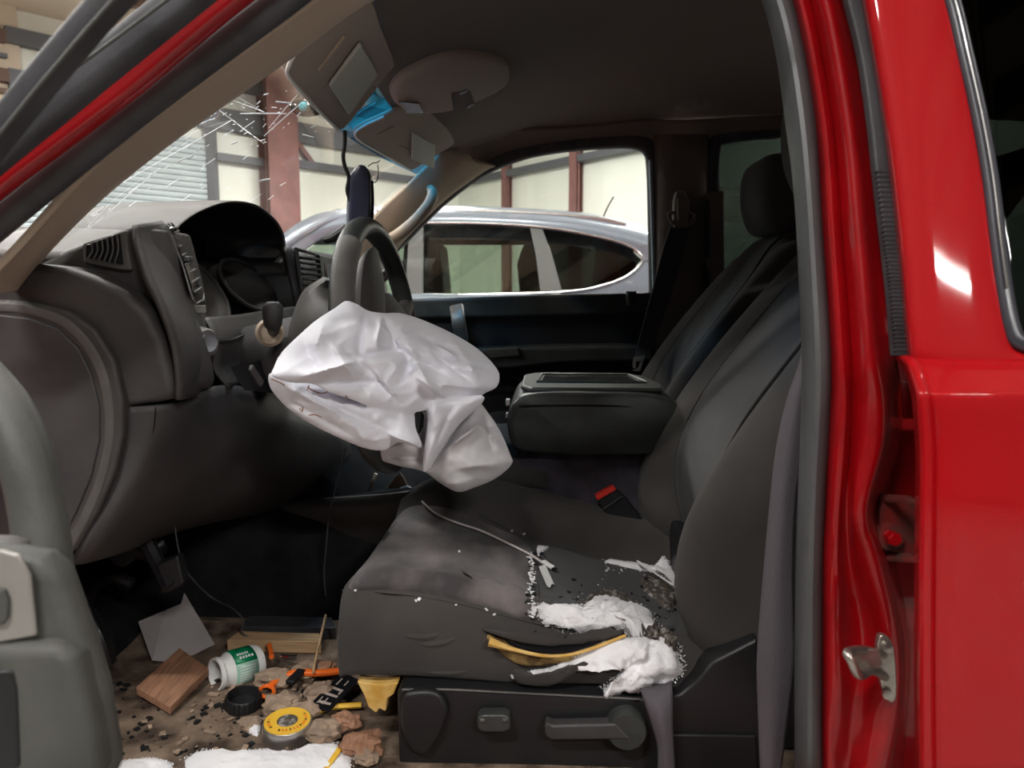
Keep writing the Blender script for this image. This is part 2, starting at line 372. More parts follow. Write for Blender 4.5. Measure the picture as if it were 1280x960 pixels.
# hanging lamps: housing and lit tubes, with an area light just under
LN = [('over the bonnet side of the open driver door', 'lamp')]
for i, (x, y, z, r, w) in enumerate(LAMPS):
    where = ['behind the camera, on the left', 'behind the camera, on the right', 'left of the truck, past the open door', 'right of the truck bed',
             'over the roller door side', 'over the far wall column', 'above the grey car', 'over the right wall', 'right above the red truck windshield'][i]
    t = thing('tube_lamp', 'hanging white twin tube lamp %s' % where, 'lamp', W(x, y, z), 'tube lamps hanging from the roof')
    zc = EAVE
    mm = MB().add(*g_box(W(x, y, z + .04), (1.3, .2, .05), (0, 0, r)))
    for s in (-.5, .5):
        q = W(x + s * math.cos(r), y + s * math.sin(r), z + .05)
        
        dw = (Vector((q.x, q.y, 0)) - K).cross(DA).length                      # distance from the back wall: the roof rises with it
        mm.add(*g_bar(q, Vector((q.x, q.y, CZ + EAVE + (RIDGE - EAVE) * dw / LB * .98 - .01)), .01, .01))
    mm.mk('housing', M['white'], t, smooth=False)
    for s in (-.05, .05):
        dx, dy = -math.sin(r) * s, math.cos(r) * s
        a = W(x + dx - .6 * math.cos(r), y + dy - .6 * math.sin(r), z); b = W(x + dx + .6 * math.cos(r), y + dy + .6 * math.sin(r), z)
        V, Fc = g_tube([a, b], .016, 8, 1); mk('tube', V, Fc, M['lamp'], t)
    ld = bpy.data.lights.new('lamp_light', 'AREA'); ld.shape = 'RECTANGLE'; ld.size = 1.2; ld.size_y = .08; ld.energy = w; ld.color = (1, .98, .95)
    lo = bpy.data.objects.new('lamp_light', ld); S.collection.objects.link(lo); lo.parent = t; lo.location = (0, 0, -.025); lo.rotation_euler = (0, 0, r)

# ================================================================ the grey car parked beyond
Y = 4.0
suv = thing('grey_car', 'slate grey crossover car parked beyond the truck, seen through the passenger window', 'car', P(600, 365, 4.9) * 1 - Vector((0, 0, CZ)))
suv.location.z = 0; ORG[suv.name] = Vector(suv.location)
outer = [(300, 335), (345, 302), (380, 277), (420, 265), (520, 261), (600, 262), (700, 267), (765, 276), (822, 292), (852, 318), (880, 372)]
inner = [(330, 345), (372, 318), (402, 298), (436, 284), (520, 279), (600, 279), (680, 285), (745, 296), (785, 308), (800, 317), (803, 325)]
a = cr([(x, y, 0) for x, y in outer], 4); b = cr([(x, y, 0) for x, y in inner], 4)
n = len(a); V = [P(p.x, p.y, Y + .10) for p in a] + [P(p.x, (p.y + q.y) / 2, Y + .03) for p, q in zip(a, b)] + [P(q.x, q.y, Y) for q in b]
mk('body_side_rail', V, [(r * n + i, r * n + i + 1, (r + 1) * n + i + 1, (r + 1) * n + i) for r in (0, 1) for i in range(n - 1)], M['suv'], suv, solid=.02)
# roof skin from near rail to far rail
rows = [[P(x, y, Y + .1) for x, y in outer[2:]]] + [[Vector((P(x, y, Y + .1).x, yy, P(x, y, Y + .1).z + dz)) for x, y in outer[2:]] for yy, dz in ((4.5, .05), (5.0, .06), (5.5, .03), (5.7, 0))]
V, Fc, _, _ = g_patch(rows, 3, 3); mk('roof', V, Fc, M['suv'], suv, solid=.02)
slab('quarter_panel', [(803, 325), (790, 341), (765, 353), (728, 361), (700, 364), (700, 376), (880, 376), (852, 318), (820, 300)], Y, .03, M['suv'], suv, bevel=.004)
# lower body
V, Fc, _, _ = g_patch([[P(x, y + (0 if x > 300 else 18), yy) for x in (150, 250, 400, 600, 800, 900)] for y, yy in ((371, Y), (378, Y - .05), (420, Y - .07), (470, Y - .04), (560, Y - .06), (620, Y))], 3, 3)
mk('lower_body', V, Fc, M['suv'], suv, solid=.03)
V, Fc = g_box((P(560, 400, 4.9) + Vector((0, 0, -.35))), (3.3, 1.6, .5)); mk('interior_tub', V, Fc, M['black'], suv, smooth=False, bevel=.05)
slab('door_pillar', [(512, 279), (529, 279), (528, 372), (506, 372)], Y - .005, .03, M['suvpillar'], suv, bevel=.003)
slab('rear_pillar', [(662, 284), (678, 286), (692, 325), (703, 366), (676, 368), (670, 320)], Y - .005, .03, M['suvpillar'], suv, bevel=.003)
V, Fc = g_prism([P(x, y, Y + .012 + (369 - y) / 88 * .10) for x, y in [(529, 281), (600, 280), (663, 285), (671, 320), (677, 366), (528, 369)]], Vector((0, .006, 0))); mk('side_window', V, Fc, M['glasss'], suv, smooth=False)
V, Fc = g_prism([P(x, y, Y + .012 + (369 - y) / 88 * .10) for x, y in [(679, 286), (745, 297), (785, 309), (802, 325), (788, 341), (763, 353), (728, 361), (702, 363), (692, 325)]], Vector((0, .006, 0))); mk('quarter_window', V, Fc, M['glassd'], suv, smooth=False)
slab('front_window', [(372, 320), (402, 300), (436, 286), (512, 281), (506, 370), (360, 374)], Y + .01, .006, M['glasss'], suv, bevel=0, smooth=False)
V, Fc = g_tube([P(x, y, Y - .01) for x, y in [(436, 283), (520, 279), (600, 279), (680, 284), (745, 295), (786, 307), (803, 324), (788, 342), (762, 354), (728, 362), (680, 366), (600, 368), (500, 371), (420, 373)]], .006, 8, 5)
mk('chrome_trim', V, Fc, M['suvlight'], suv)
V, Fc = g_tube([P(x, y, Y + .07) for x, y in [(470, 264), (540, 264), (620, 265), (700, 269), (750, 274), (782, 281)]], .013, 8, 5); mk('roof_highlight_rail', V, Fc, M['suvlight'], suv)  # bright lamp highlight along the roof edge, built as a silver tube
V, Fc = g_tube([P(754, 271, 4.6), P(760, 258, 4.6), P(767, 246, 4.6)], .005, 6, 3); mk('antenna', V, Fc, M['black'], suv)
for k in range(5):
    V, Fc = g_box(P(784 + k * 1.6, 352 + (k % 2) * 1.8, Y - .004), (.005, .002, .004)); 
    if k == 0: m = MB()
    m.add(V, Fc)
m.mk('small_badge', M['white'], suv, smooth=False)
# far side of its cabin: frame around a bright window, seat backs
far = MB()
far.add(*g_prism([P(x, y, 5.5) for x, y in [(400, 272), (780, 278), (800, 306), (380, 306)]], Vector((0, .03, 0))))
for x0, x1 in ((500, 548), (652, 690), (740, 800)):
    far.add(*g_prism([P(x, y, 5.5) for x, y in [(x0 + 6, 300), (x1 - 10, 300), (x1, 366), (x0, 366)]], Vector((0, .03, 0))))
far.mk('far_side_frame', M['black'], suv, smooth=False)
for x in (535, 668):
    slab('seat_back', [(x - 18, 375), (x - 22, 330), (x - 14, 305), (x + 2, 298), (x + 14, 305), (x + 20, 375)], 4.5, .4, M['rubber'], suv, bevel=.03)
# windscreen, bonnet and mirror at its left end
V, Fc, _, _ = g_patch([[P(372, 318, 4.06), P(350, 318, 4.5), P(345, 318, 5.0), P(355, 318, 5.5)], [P(400, 285, 4.1), P(385, 282, 4.5), P(382, 281, 5), P(390, 283, 5.5)], [P(436, 268, 4.15), P(425, 262, 4.5), P(422, 261, 5), P(428, 263, 5.5)]], 4, 4)
mk('windscreen', V, Fc, M['glasss'], suv, solid=.005)
V, Fc = g_tube([P(330, 325, Y), P(372, 296, Y), P(405, 279, Y + .02), P(436, 270, Y + .05)], .018, 8, 5); mk('windscreen_pillar', V, Fc, M['suv'], suv)
V, Fc = g_loft([[P(x + dx, y + dy, yy + dyy) for dx, dy, dyy in ((-w, 0, 0), (0, -h, 0), (w, 0, 0), (0, h, 0))] for x, y, yy, w, h, dyy in ((392, 345, 4.0, 5, 4, 0), (389, 344, 3.92, 12, 10, 0), (387, 343, 3.86, 14, 12, 0), (386, 343, 3.82, 10, 8, 0))], 3, 3)
mk('door_mirror', V, Fc, M['suv'], suv)
for x in (300, 830):
    c = P(x, 365, 4.0); c.z = .34; V, Fc = g_lathe([(.05, -.02), (.2, -.02), (.22, .0), (.33, 0), (.34, .03), (.34, .2), (.3, .22), (.05, .22)], c - Vector((0, .0, 0)), (0, 1, 0), 32)
    mk('wheel', V, Fc, M['rubber'], suv)

# ================================================================ the red pickup
T = thing('pickup_truck', 'bright red pickup truck cab seen through its open driver door', 'truck', W(.2, 1.5, -CZ))
# --- headliner and roof skin
hx = (-.34, 0, .3, .7, 1.15, 1.6)
hz = {.78: (.385, .49, .52, .53, .52, .50), 1.1: (.395, .53, .57, .575, .57, .53), 1.57: (.402, .545, .59, .595, .59, .55), 2.0: (.40, .53, .57, .575, .57, .53), 2.24: (.395, .50, .53, .54, .53, .50), 2.33: (.40, .462, .492, .505, .50, .47)}
fx = {.78: .14, 1.1: .07, 1.57: 0, 2.0: .0, 2.24: .02, 2.33: .04}
rows = [[W(x + (fx[y] if i == 0 else 0), y, z) for i, (x, z) in enumerate(zip(hx, hz[y]))] for y in sorted(hz)]
V, Fc, _, _ = g_patch(rows, 5, 5); liner = mk('headliner', V, Fc, M['liner'], T, solid=.01, soff=1)
V, Fc, _, _ = g_patch([[p + Vector((0, 0, .06)) for p in r] for r in rows], 4, 4); mk('roof_panel', V, Fc, M['red'], T, solid=.01, soff=1)
# back of the cab
slab_back = MB().add(*g_prism([W(1.6, .75, -.6), W(1.6, 2.4, -.6), W(1.6, 2.4, .56), W(1.6, .75, .56)], Vector((.04, 0, 0)))); slab_back.mk('rear_wall', M['plastd'], T, smooth=False)
# --- windscreen
def ws(u, v):
    """u across (near to far), v up"""
    bot = cr([W(-.62, .86, .0), W(-.72, 1.15, .03), W(-.77, 1.57, .05), W(-.74, 2.0, .06), W(-.66, 2.32, .08)], 8)
    top = cr([W(-.19, .84, .39), W(-.265, 1.15, .405), W(-.335, 1.57, .412), W(-.335, 2.0, .415), W(-.30, 2.32, .41)], 8)
    f = u * (len(bot) - 1); i = min(int(f), len(bot) - 2); q = f - i
    b, t = bot[i].lerp(bot[i + 1], q), top[i].lerp(top[i + 1], q)
    p = b.lerp(t, v); p += Vector((-.02, 0, .025)) * math.sin(math.pi * v); return p
def ws_sheet(v0, v1, off=0, nu=24, nv=10):
    V = [ws(i / nu, v0 + (v1 - v0) * j / nv) + Vector((-.6, 0, .8)) * off for j in range(nv + 1) for i in range(nu + 1)]
    return V, [(j * (nu + 1) + i, j * (nu + 1) + i + 1, (j + 1) * (nu + 1) + i + 1, (j + 1) * (nu + 1) + i) for j in range(nv) for i in range(nu)]
wsm = MB().add(*ws_sheet(0, .77)).mk('windshield', M['glass'], T)
wsb = MB().add(*ws_sheet(.77, 1, 0, 24, 4)).mk('shade_band', M['glassb'], T)
# cracks and crushed specks in the glass
bv = BVHTree.FromPolygons([v.co + base(wsm) for v in wsm.data.vertices], [tuple(p.vertices) for p in wsm.data.polygons])
cm = MB(); rnd = random.Random(3)
def crack(x0, y0, x1, y1, w):
    p, _ = hit(bv, x0, y0); q, _ = hit(bv, x1, y1)
    if p and q and (p - q).length > 1e-4 and (p - q).length < .5: cm.add(*g_bar(p, q, w, .001, (-.6, 0, .8)))
for (x0, y0, x1, y1, w) in [(205, 170, 240, 152, .003), (250, 156, 263, 150, .004), (223, 202, 232, 197, .004), (246, 189, 252, 184, .003), (160, 242, 176, 230, .0012), (180, 225, 196, 212, .0012), (325, 226, 337, 224, .005), (150, 230, 290, 150, .0003), (95, 300, 200, 210, .0003), (270, 135, 330, 180, .0003), (300, 142, 358, 142, .0005), (345, 127, 362, 129, .002), (378, 168, 392, 172, .002), (250, 110, 330, 140, .0006), (330, 170, 375, 130, .0003), (336, 160, 372, 118, .0003), (262, 152, 268, 149, .005), (290, 180, 297, 177, .004), (236, 198, 243, 193, .0035), (350, 232, 357, 228, .0014), (335, 250, 342, 244, .0014)]:
    crack(x0, y0, x1, y1, w)
for k in range(70):
    x = 300 + rnd.gauss(0, 45); y = 140 + rnd.gauss(0, 22) + (x - 300) * .12; a = rnd.uniform(-.9, .3); l = rnd.choice((1, 2, 3, 6)); crack(x, y, x + l * math.cos(a), y + l * math.sin(a), rnd.uniform(.0006, .0016))
for k in range(70):
    x = rnd.uniform(90, 330); y = rnd.uniform(150, 310); l = rnd.choice((4, 7, 12, 20)); crack(x, y, x + l * .8, y - l * .55, .0005)
o = cm.mk('glass_crack', M['shard'], T, smooth=False); tag(o, 'white crack lines and specks in the windshield', kind='stuff')
# --- near windshield pillar, from door seal to inner trim; each a sweep that goes over the top of the opening
def sweep(name, pts, m, half_w, half_d, up=None, r=.35, parent=None, step=6, **k):
    V, Fc = g_tube(pts, 1.0, 0, step, prof=rect_prof(half_w, half_d, r), up=up); return mk(name, V, Fc, m, parent or T, **k)
YU = (0, 1, 0)
loop = [(-90, 350), (0, 274), (90, 200), (180, 128), (262, 66), (338, 10), (420, -48), (560, -110), (760, -125), (880, -90), (945, -25)]
sweep('door_seal', [P(x, y, .745) for x, y in loop], M['rubber'], .0165, .013, YU, 1)
# trim beside it
V, Fc, _, _ = g_patch([[P(x, y, d) for x, y, d in r] for r in [
    [(-50, 372, .76), (-30, 366, .79), (8, 358, .84), (14, 360, .88)],
    [(18, 304, .76), (30, 296, .78), (50, 306, .83), (54, 310, .88)],
    [(86, 228, .76), (100, 218, .78), (118, 238, .83), (122, 242, .88)],
    [(152, 166, .76), (170, 156, .78), (196, 172, .84), (206, 174, .88)],
    [(240, 102, .76), (258, 92, .78), (286, 108, .84), (296, 110, .88)],
    [(330, 36, .76), (350, 28, .78), (378, 42, .84), (390, 44, .88)],
    [(424, -28, .76), (446, -36, .78), (468, -20, .84), (480, -18, .88)],
    [(540, -75, .76), (560, -75, .78), (580, -70, .84), (590, -60, .88)]]], 3, 4)
mk('windshield_pillar_trim', V, Fc, M['beige'], T, solid=.008, soff=-1)
sweep('pillar_paint', [P(x, y, .71) for x, y in [(-90, 300), (0, 224), (80, 164), (160, 103), (228, 45), (292, -8), (400, -90)]], M['redj'], .014, .01, YU, .8)
sweep('drip_moulding', [P(x, y, .66) for x, y in [(-90, 262), (0, 187), (70, 130), (145, 68), (222, 6), (320, -74)]], M['rubber'], .014, .012, YU, .6)
V, Fc = g_tube([P(x, y, .63) for x, y in [(10, 148), (50, 117), (120, 66), (209, 0), (280, -55)]], .0014, 6, 5); mk('drip_moulding_highlight', V, Fc, M['doorgrey'], T)  # highlight along the moulding, modelled as a thin grey tube
# --- seal and trim of the near door pillar
rows = []
for y, l, r_ in [(-250, 770, 812), (-90, 880, 922), (-40, 932, 968), (0, 957, 990), (70, 975, 1006), (150, 986, 1019), (220, 995, 1024), (300, 1001, 1029), (440, 1007, 1038), (520, 1006, 1037), (600, 1003, 1032), (700, 1000, 1028), (820, 998, 1027), (970, 998, 1027)]:
    rows.append([P(a_, y, d_ + (.085 * (440 - y) / 440 if y < 440 else 0)) for a_, d_ in ((l + 6, .86), (l - 2, .80), (l, .76), (l + (r_ - l) * .45, .728), (r_ - 3, .735), (r_, .76))])
V, Fc, _, _ = g_patch(rows, 4, 4); mk('pillar_seal', V, Fc, M['pillartrim'], T, solid=.004)
# --- red pillar, stepped; the body side leans inwards above the belt line
def PL(x, y, d): return P(x, y, d + (.085 * (440 - y) / 440 if y < 440 else 0))
rows = []
for y, a, c in [(-250, 880, 960), (-60, 955, 1040), (0, 988, 1060), (150, 1017, 1087), (300, 1027, 1104), (440, 1036, 1118)]:
    w = c - a
    rows.append([PL(a, y, .755), PL(a + w * .12, y, .725), PL(a + w * .2, y, .715), PL(a + w * .34, y, .722), PL(a + w * .42, y, .712), PL(a + w * .55, y, .695), PL(a + w * .66, y, .692), PL(a + w * .8, y, .702), PL(a + w, y, .715)])
rows.append([P(1036, 500, .755), P(1046, 500, .722), P(1056, 500, .712), P(1064, 500, .722), P(1070, 500, .716), P(1083, 500, .70), P(1100, 500, .694), P(1112, 500, .715), P(1126, 500, .77)])
rows.append([P(1033, 560, .755), P(1043, 560, .722), P(1053, 560, .712), P(1062, 560, .722), P(1068, 560, .716), P(1080, 560, .70), P(1098, 560, .694), P(1108, 560, .715), P(1122, 560, .77)])
rows.append([P(1030, 640, .755), P(1038, 640, .724), P(1047, 640, .714), P(1054, 640, .724), P(1064, 640, .72), P(1070, 640, .70), P(1080, 640, .696), P(1088, 640, .715), P(1100, 640, .77)])
rows.append([P(1027, 700, .755), P(1036, 700, .724), P(1045, 700, .714), P(1053, 700, .728), P(1064, 700, .73), P(1078, 700, .712), P(1092, 700, .70), P(1104, 700, .715), P(1116, 700, .77)])
rows.append([P(1027, 790, .755), P(1036, 790, .726), P(1046, 790, .718), P(1060, 790, .735), P(1078, 790, .74), P(1096, 790, .725), P(1112, 790, .705), P(1124, 790, .72), P(1134, 790, .77)])
rows.append([P(1027, 870, .755), P(1036, 870, .724), P(1048, 870, .716), P(1062, 870, .73), P(1078, 870, .73), P(1098, 870, .715), P(1116, 870, .705), P(1126, 870, .72), P(1134, 870, .77)])
rows.append([P(1027, 975, .755), P(1036, 975, .73), P(1050, 975, .74), P(1062, 975, .735), P(1076, 975, .715), P(1092, 975, .705), P(1104, 975, .71), P(1114, 975, .73), P(1124, 975, .77)])
V, Fc, _, _ = g_patch(rows, 4, 5); mk('door_pillar', V, Fc, M['redj'], T, solid=.004, soff=0)
V, Fc, _, _ = g_patch([[P(x, y, .78) for x in (1085, 1125, 1165)] for y in (430, 600, 780, 990)], 2, 2); mk('pillar_recess', V, Fc, M['redj'], T, solid=.004)
# ribbed seal down the pillar
sealp = [(1050, -60), (1066, 0), (1083, 70), (1095, 150), (1102, 215), (1112, 300), (1120, 370), (1126, 443)]
V, Fc = g_tube([PL(x, y, .675) for x, y in sealp], 1.0, 0, 8, prof=rect_prof(.0075, .006, .4), up=YU)
mk('rubber_strip', V, Fc, M['rubber'], T)
m = MB()
for k, p in enumerate(cr([PL(x, y, .669) for x, y in sealp[4:]], 14)):
    m.add(*g_box(p, (.0135, .002, .0016)))
o = m.mk('seal_rib', M['rubber'], T, smooth=False)
# hinge bracket in the gap, striker on the pillar
hg = MB()
hg.add(*g_prism([P(x, y, .725) for x, y in [(1104, 626), (1150, 628), (1150, 700), (1108, 698), (1100, 690), (1100, 640)]], Vector((0, .02, 0))))
h_ = hg.mk('hinge', M['greasy'], T, bevel=.002)
for y in (625, 699):
    V, Fc = g_prism([P(1104, y - 2, .725), P(1104, y + 3, .725), P(1150, y + 6, .68), P(1150, y + 1, .68)], Vector((0, .02, 0))); mk('hinge_leaf', V, Fc, M['greasy'], h_, bevel=.001)
V, Fc = g_lathe([(.004, 0), (.0125, 0), (.0135, .004), (.012, .012), (.002, .014)], P(1107, 668, .728), (0, -1, 0), 20); mk('washer', V, Fc, M['greasy'], h_)
V, Fc = g_lathe([(.002, 0), (.0068, 0), (.0068, .018), (.0055, .020), (.001, .020)], P(1108, 667, .722), (0, -1, 0), 6); mk('bolt', V, Fc, M['redj'], h_, smooth=False)
st = slab('door_striker', [(1099, 797), (1108, 795), (1116, 805), (1120, 830), (1121, 868), (1116, 879), (1108, 872), (1100, 850), (1097, 820)], .70, .008, M['steel'], T, bevel=.002, smooth_n=3)
V, Fc = g_tube([P(1104, 818, .702), P(1080, 813, .675), P(1060, 815, .652), P(1064, 826, .645), P(1074, 844, .648), P(1090, 838, .672), P(1106, 846, .702)], .0042, 10, 6); mk('striker_loop', V, Fc, M['steel'], st)
slab('striker_plate_face', [(1060, 812), (1080, 812), (1100, 812), (1104, 832), (1092, 840), (1076, 846), (1068, 836)], .672, .004, M['steel'], st, bevel=.0015)
for y in (808, 866):
    V, Fc = g_lathe([(.001, 0), (.005, 0), (.005, .004), (.001, .005)], P(1108, y, .70), (0, -1, 0), 12); mk('bolt', V, Fc, M['steel'], st)
# --- rear door
rd = []
for y, a, lip, b in [(-250, 1010, 1018, 1100), (-60, 1070, 1078, 1160), (0, 1083, 1090, 1181), (150, 1109, 1115, 1212), (300, 1127, 1133, 1238), (400, 1136, 1142, 1256), (452, 1140, 1147, 1400)]:
    rd.append([PL(a - 4, y, .675), PL(a, y, .645), PL(lip, y, .632), PL((lip * 2 + b) / 3, y, .626), PL(b - 6, y, .626), PL(b, y, .632), PL(b + 3, y, .65)])
V, Fc, _, _ = g_patch(rd[:6] + [[P(x, 440, d) for x, d in ((1136, .675), (1140, .645), (1147, .632), (1190, .626), (1258, .626), (1266, .632), (1270, .65))], [P(x, 452, d) for x, d in ((1136, .675), (1141, .645), (1149, .632), (1195, .624), (1290, .624), (1360, .624), (1440, .624))]], 4, 4)
rdo = mk('rear_door', V, Fc, M['red'], T, solid=.004)
rows = []
for y, e, d in [(446, 1124, .64), (452, 1130, .622), (462, 1136, .612), (488, 1144, .594), (500, 1146, .590), (560, 1150, .588), (640, 1150, .584), (760, 1149, .584), (870, 1149, .586), (980, 1150, .590)]:
    rows.append([P(e - 4, y, d + .06), P(e - 1, y, d + .03), P(e + 3, y, d + .004), P(e + 10, y, d), P(e + 18, y, d + .004), P(e + 30, y, d), P(1250, y, d - .002), P(1420, y, d), Vector((1.0, d, P(1420, y, d).z)), Vector((1.62, d + .01, P(1420, y, d).z))])
V, Fc, _, _ = g_patch(rows, 4, 4); mk('door_skin', V, Fc, M['red'], rdo, solid=.003)
V, Fc, _, _ = g_patch([[PL(x, y, .665) for x in (a, 1300, 1450)] + [Vector((1.12, PL(1450, y, .665).y, PL(1450, y, .665).z))] for y, a in ((-60, 1168), (150, 1222), (300, 1245), (440, 1268))], 3, 4); mk('rear_window', V, Fc, M['glassr'], rdo, solid=.004)
wt = [(1160, -70), (1187, 0), (1204, 70), (1222, 150), (1235, 225), (1244, 300), (1252, 360), (1262, 410), (1276, 430), (1330, 438), (1420, 440)]
V, Fc = g_tube([PL(x, y, .628) for x, y in wt], 1.0, 0, 6, prof=rect_prof(.0065, .008, .7), up=YU); mk('window_moulding', V, Fc, M['mould'], rdo)
V, Fc = g_tube([PL(x + 7, y, .618) for x, y in wt[:7]], .0011, 6, 5); mk('bright_bead', V, Fc, M['chrome'], rdo)
# roof rail and rear corner of the near side, out of the picture but part of the body
sweep('roof_side_rail', [P(400, -90, .715), W(-.155, .725, .395), W(-.10, .735, .44), W(.1, .75, .50), W(.5, .765, .52), W(1.2, .765, .51), W(1.62, .77, .47)], M['red'], .022, .024, (0, 1, 0), .6)
V, Fc, _, _ = g_patch([[W(x, y, z) for x in (.28, .7, 1.1)] for y, z in ((.70, .36), (.72, .44), (.745, .49))], 2, 2); mk('window_top_rail', V, Fc, M['red'], rdo, solid=.01)
V, Fc, _, _ = g_patch([[W(x, y, z) for x in (1.10, 1.35, 1.62)] for y, z in ((.60, -.08), (.63, .05), (.68, .28), (.75, .48))], 2, 2); mk('rear_corner', V, Fc, M['red'], T, solid=.01)
slab('front_fender', [(-2400, 395), (-250, 372), (-235, 480), (-250, 1200), (-2400, 1200)], .66, .03, M['red'], T, bevel=.01)
V, Fc, _, _ = g_patch([[W(x, y, z) for y in (.70, 1.2, 1.8, 2.4)] for x, z in ((-.80, -.03), (-.92, -.045), (-1.02, -.06))], 3, 3); mk('cowl', V, Fc, M['black'], T, solid=.01)
# --- front passenger door
pd = slab('passenger_door', [(400, 377), (500, 374), (700, 369), (826, 366), (830, 620), (400, 620)], 2.33, .07, M['black'], T, bevel=.008)
slab('upper_pad', [(400, 376), (500, 373), (700, 368), (826, 365), (826, 392), (700, 396), (400, 402)], 2.30, .06, M['vinyl'], pd, bevel=.012)
slab('armrest', [(560, 442), (600, 436), (700, 433), (812, 432), (816, 452), (700, 455), (640, 462), (570, 464)], 2.2, .13, M['vinyl'], pd, bevel=.012)
slab('switch_panel', [(604, 437), (648, 434), (650, 445), (612, 449)], 2.19, .03, M['doorgrey'], pd, bevel=.004)
slab('door_pocket', [(640, 470), (700, 466), (700, 476), (650, 478)], 2.28, .05, M['doorgrey'], pd, bevel=.003)
V, Fc = g_tube([P(571, 384, 2.26), P(573, 400, 2.23), P(577, 425, 2.26)], 1.0, 0, 5, prof=rect_prof(.02, .012, .6), up=YU); mk('pull_handle', V, Fc, M['silver'], pd)
V, Fc = g_tube([P(789, 364, 2.27), P(789, 372, 2.27), P(790, 381, 2.27)], .016, 10, 4); mk('lock_knob', V, Fc, M['black'], pd)
wf = [(440, 372), (470, 330), (503, 297), (548, 252), (600, 213), (650, 192), (700, 182), (760, 177), (795, 178), (812, 188), (817, 215), (819, 300), (820, 372)]
V, Fc = g_tube([P(x, y, 2.35) for x, y in wf], 1.0, 0, 6, prof=rect_prof(.021, .02, .6), up=YU); mk('window_frame', V, Fc, M['rubber'], pd)
V, Fc = g_tube([P(x, y, 2.33) for x, y in [(813, 200), (815, 260), (817, 330), (818, 366)]], .006, 8, 5); mk('bright_edge', V, Fc, M['suv'], pd)
slab('side_glass', [(440, 374), (503, 297), (548, 252), (600, 213), (650, 192), (700, 182), (795, 178), (812, 190), (818, 370)], 2.385, .004, M['glass'], pd, bevel=0, smooth=False)
# body side above the doors on the passenger side: pillar trim, rail, rear door
V, Fc, _, _ = g_patch([[P(x, y, d) for x, y, d in r] for r in [
    [(425, 345, 2.24), (445, 345, 2.28), (462, 350, 2.33)], [(446, 303, 2.24), (466, 306, 2.27), (488, 318, 2.33)], [(466, 271, 2.24), (490, 276, 2.26), (512, 290, 2.33)],
    [(510, 229, 2.24), (532, 236, 2.26), (556, 247, 2.33)], [(553, 190, 2.24), (575, 198, 2.26), (603, 213, 2.33)], [(580, 196, 2.27), (598, 200, 2.29), (618, 205, 2.335)]]], 5, 5)
mk('far_pillar_trim', V, Fc, M['beige'], T, solid=.01, soff=-1)
V, Fc = g_tube([P(538, 236, 2.24), P(541, 243, 2.2), P(536, 256, 2.18), P(520, 275, 2.18), P(500, 292, 2.2), P(484, 300, 2.24)], [.012, .016, .017, .017, .018, .014], 10, 5); mk('grab_handle', V, Fc, M['beige'], T)
V, Fc, _, _ = g_patch([[P(x, y, d) for x, y, d in r] for r in [[(602, 214, 2.345), (582, 194, 2.30), (560, 168, 2.24)], [(640, 196, 2.345), (630, 182, 2.32), (620, 160, 2.26)], [(720, 182, 2.345), (720, 172, 2.33), (720, 158, 2.31)], [(800, 178, 2.345), (806, 166, 2.33), (806, 150, 2.31)], [(850, 178, 2.345), (860, 168, 2.33), (860, 150, 2.31)], [(960, 172, 2.345), (960, 160, 2.33), (960, 145, 2.31)], [(1150, 172, 2.345), (1150, 158, 2.33), (1150, 140, 2.31)]]], 4, 4)
mk('roof_rail_trim', V, Fc, M['liner'], T, solid=.006)
V, Fc, _, _ = g_patch([[P(x, y, d) for x, d in ((816, 2.36), (824, 2.32), (850, 2.30), (876, 2.31), (888, 2.36))] for y in (168, 260, 370, 480, 600)], 3, 3)
mk('middle_pillar_trim', V, Fc, M['liner'], T, solid=.01)
slab('passenger_rear_door', [(886, 372), (1090, 368), (1090, 640), (886, 640)], 2.33, .06, M['plastd'], T, bevel=.008)
rg = slab('rear_side_glass', [(896, 176), (1000, 166), (1120, 166), (1120, 372), (896, 374)], 2.39, .004, M['glassd'], T, bevel=0, smooth=False)
V, Fc = g_tube([P(x, y, 2.35) for x, y in [(891, 374), (891, 260), (892, 190), (905, 172), (1000, 163), (1120, 160)]], 1.0, 0, 5, prof=rect_prof(.018, .02, .6), up=YU); mk('rear_door_frame', V, Fc, M['rubber'], T)
slab('rear_pillar_strip', [(884, 240), (905, 238), (906, 372), (884, 374)], 2.28, .05, M['liner'], T, bevel=.004)
for y0, y1 in ((250, 322), (337, 360)): slab('slot', [(882, y0), (887, y0), (887, y1), (882, y1)], 2.275, .02, M['black'], T, bevel=.001)
# body side below and behind, near side sill, floor pan
slab('near_rear_side', [(1060, 425), (2600, 425), (2600, 1000), (1060, 1000)], .80, .02, M['plastd'], T, bevel=0, smooth=False)
V, Fc, _, _ = g_patch([[W(x, y, z + .004 * fb((x * 3, y * 3, 1))) for x in (-.9, -.6, -.4, -.2, 0, .2, .5, .9, 1.6)] for y, z in ((.72, -.62), (.80, -.60), (.9, -.6), (1.05, -.6), (1.2, -.6), (1.32, -.59))], 4, 4)
floorpan = mk('cab_floor', V, Fc, M['dirt'], T, solid=.02, soff=-1)
V, Fc, _, _ = g_patch([[W(x, y, z + (.0 if x > -.35 or z < -.55 else .10)) for x in (-.9, -.5, -.3, 0, .5, 1.6)] for y, z in ((1.28, -.615), (1.31, -.58), (1.36, -.46), (1.42, -.40), (1.57, -.38), (1.72, -.40), (1.80, -.46), (1.86, -.58), (2.35, -.60))], 3, 4)
mk('tunnel_carpet', V, Fc, M['carpet'], T, solid=.01, soff=-1)
V, Fc, _, _ = g_patch([[W(x, y, z) for y in (.78, 1.2, 1.6, 2.35)] for x, z in ((-.70, -.63), (-.74, -.58), (-.80, -.45), (-.86, -.2), (-.86, .02))], 4, 4)
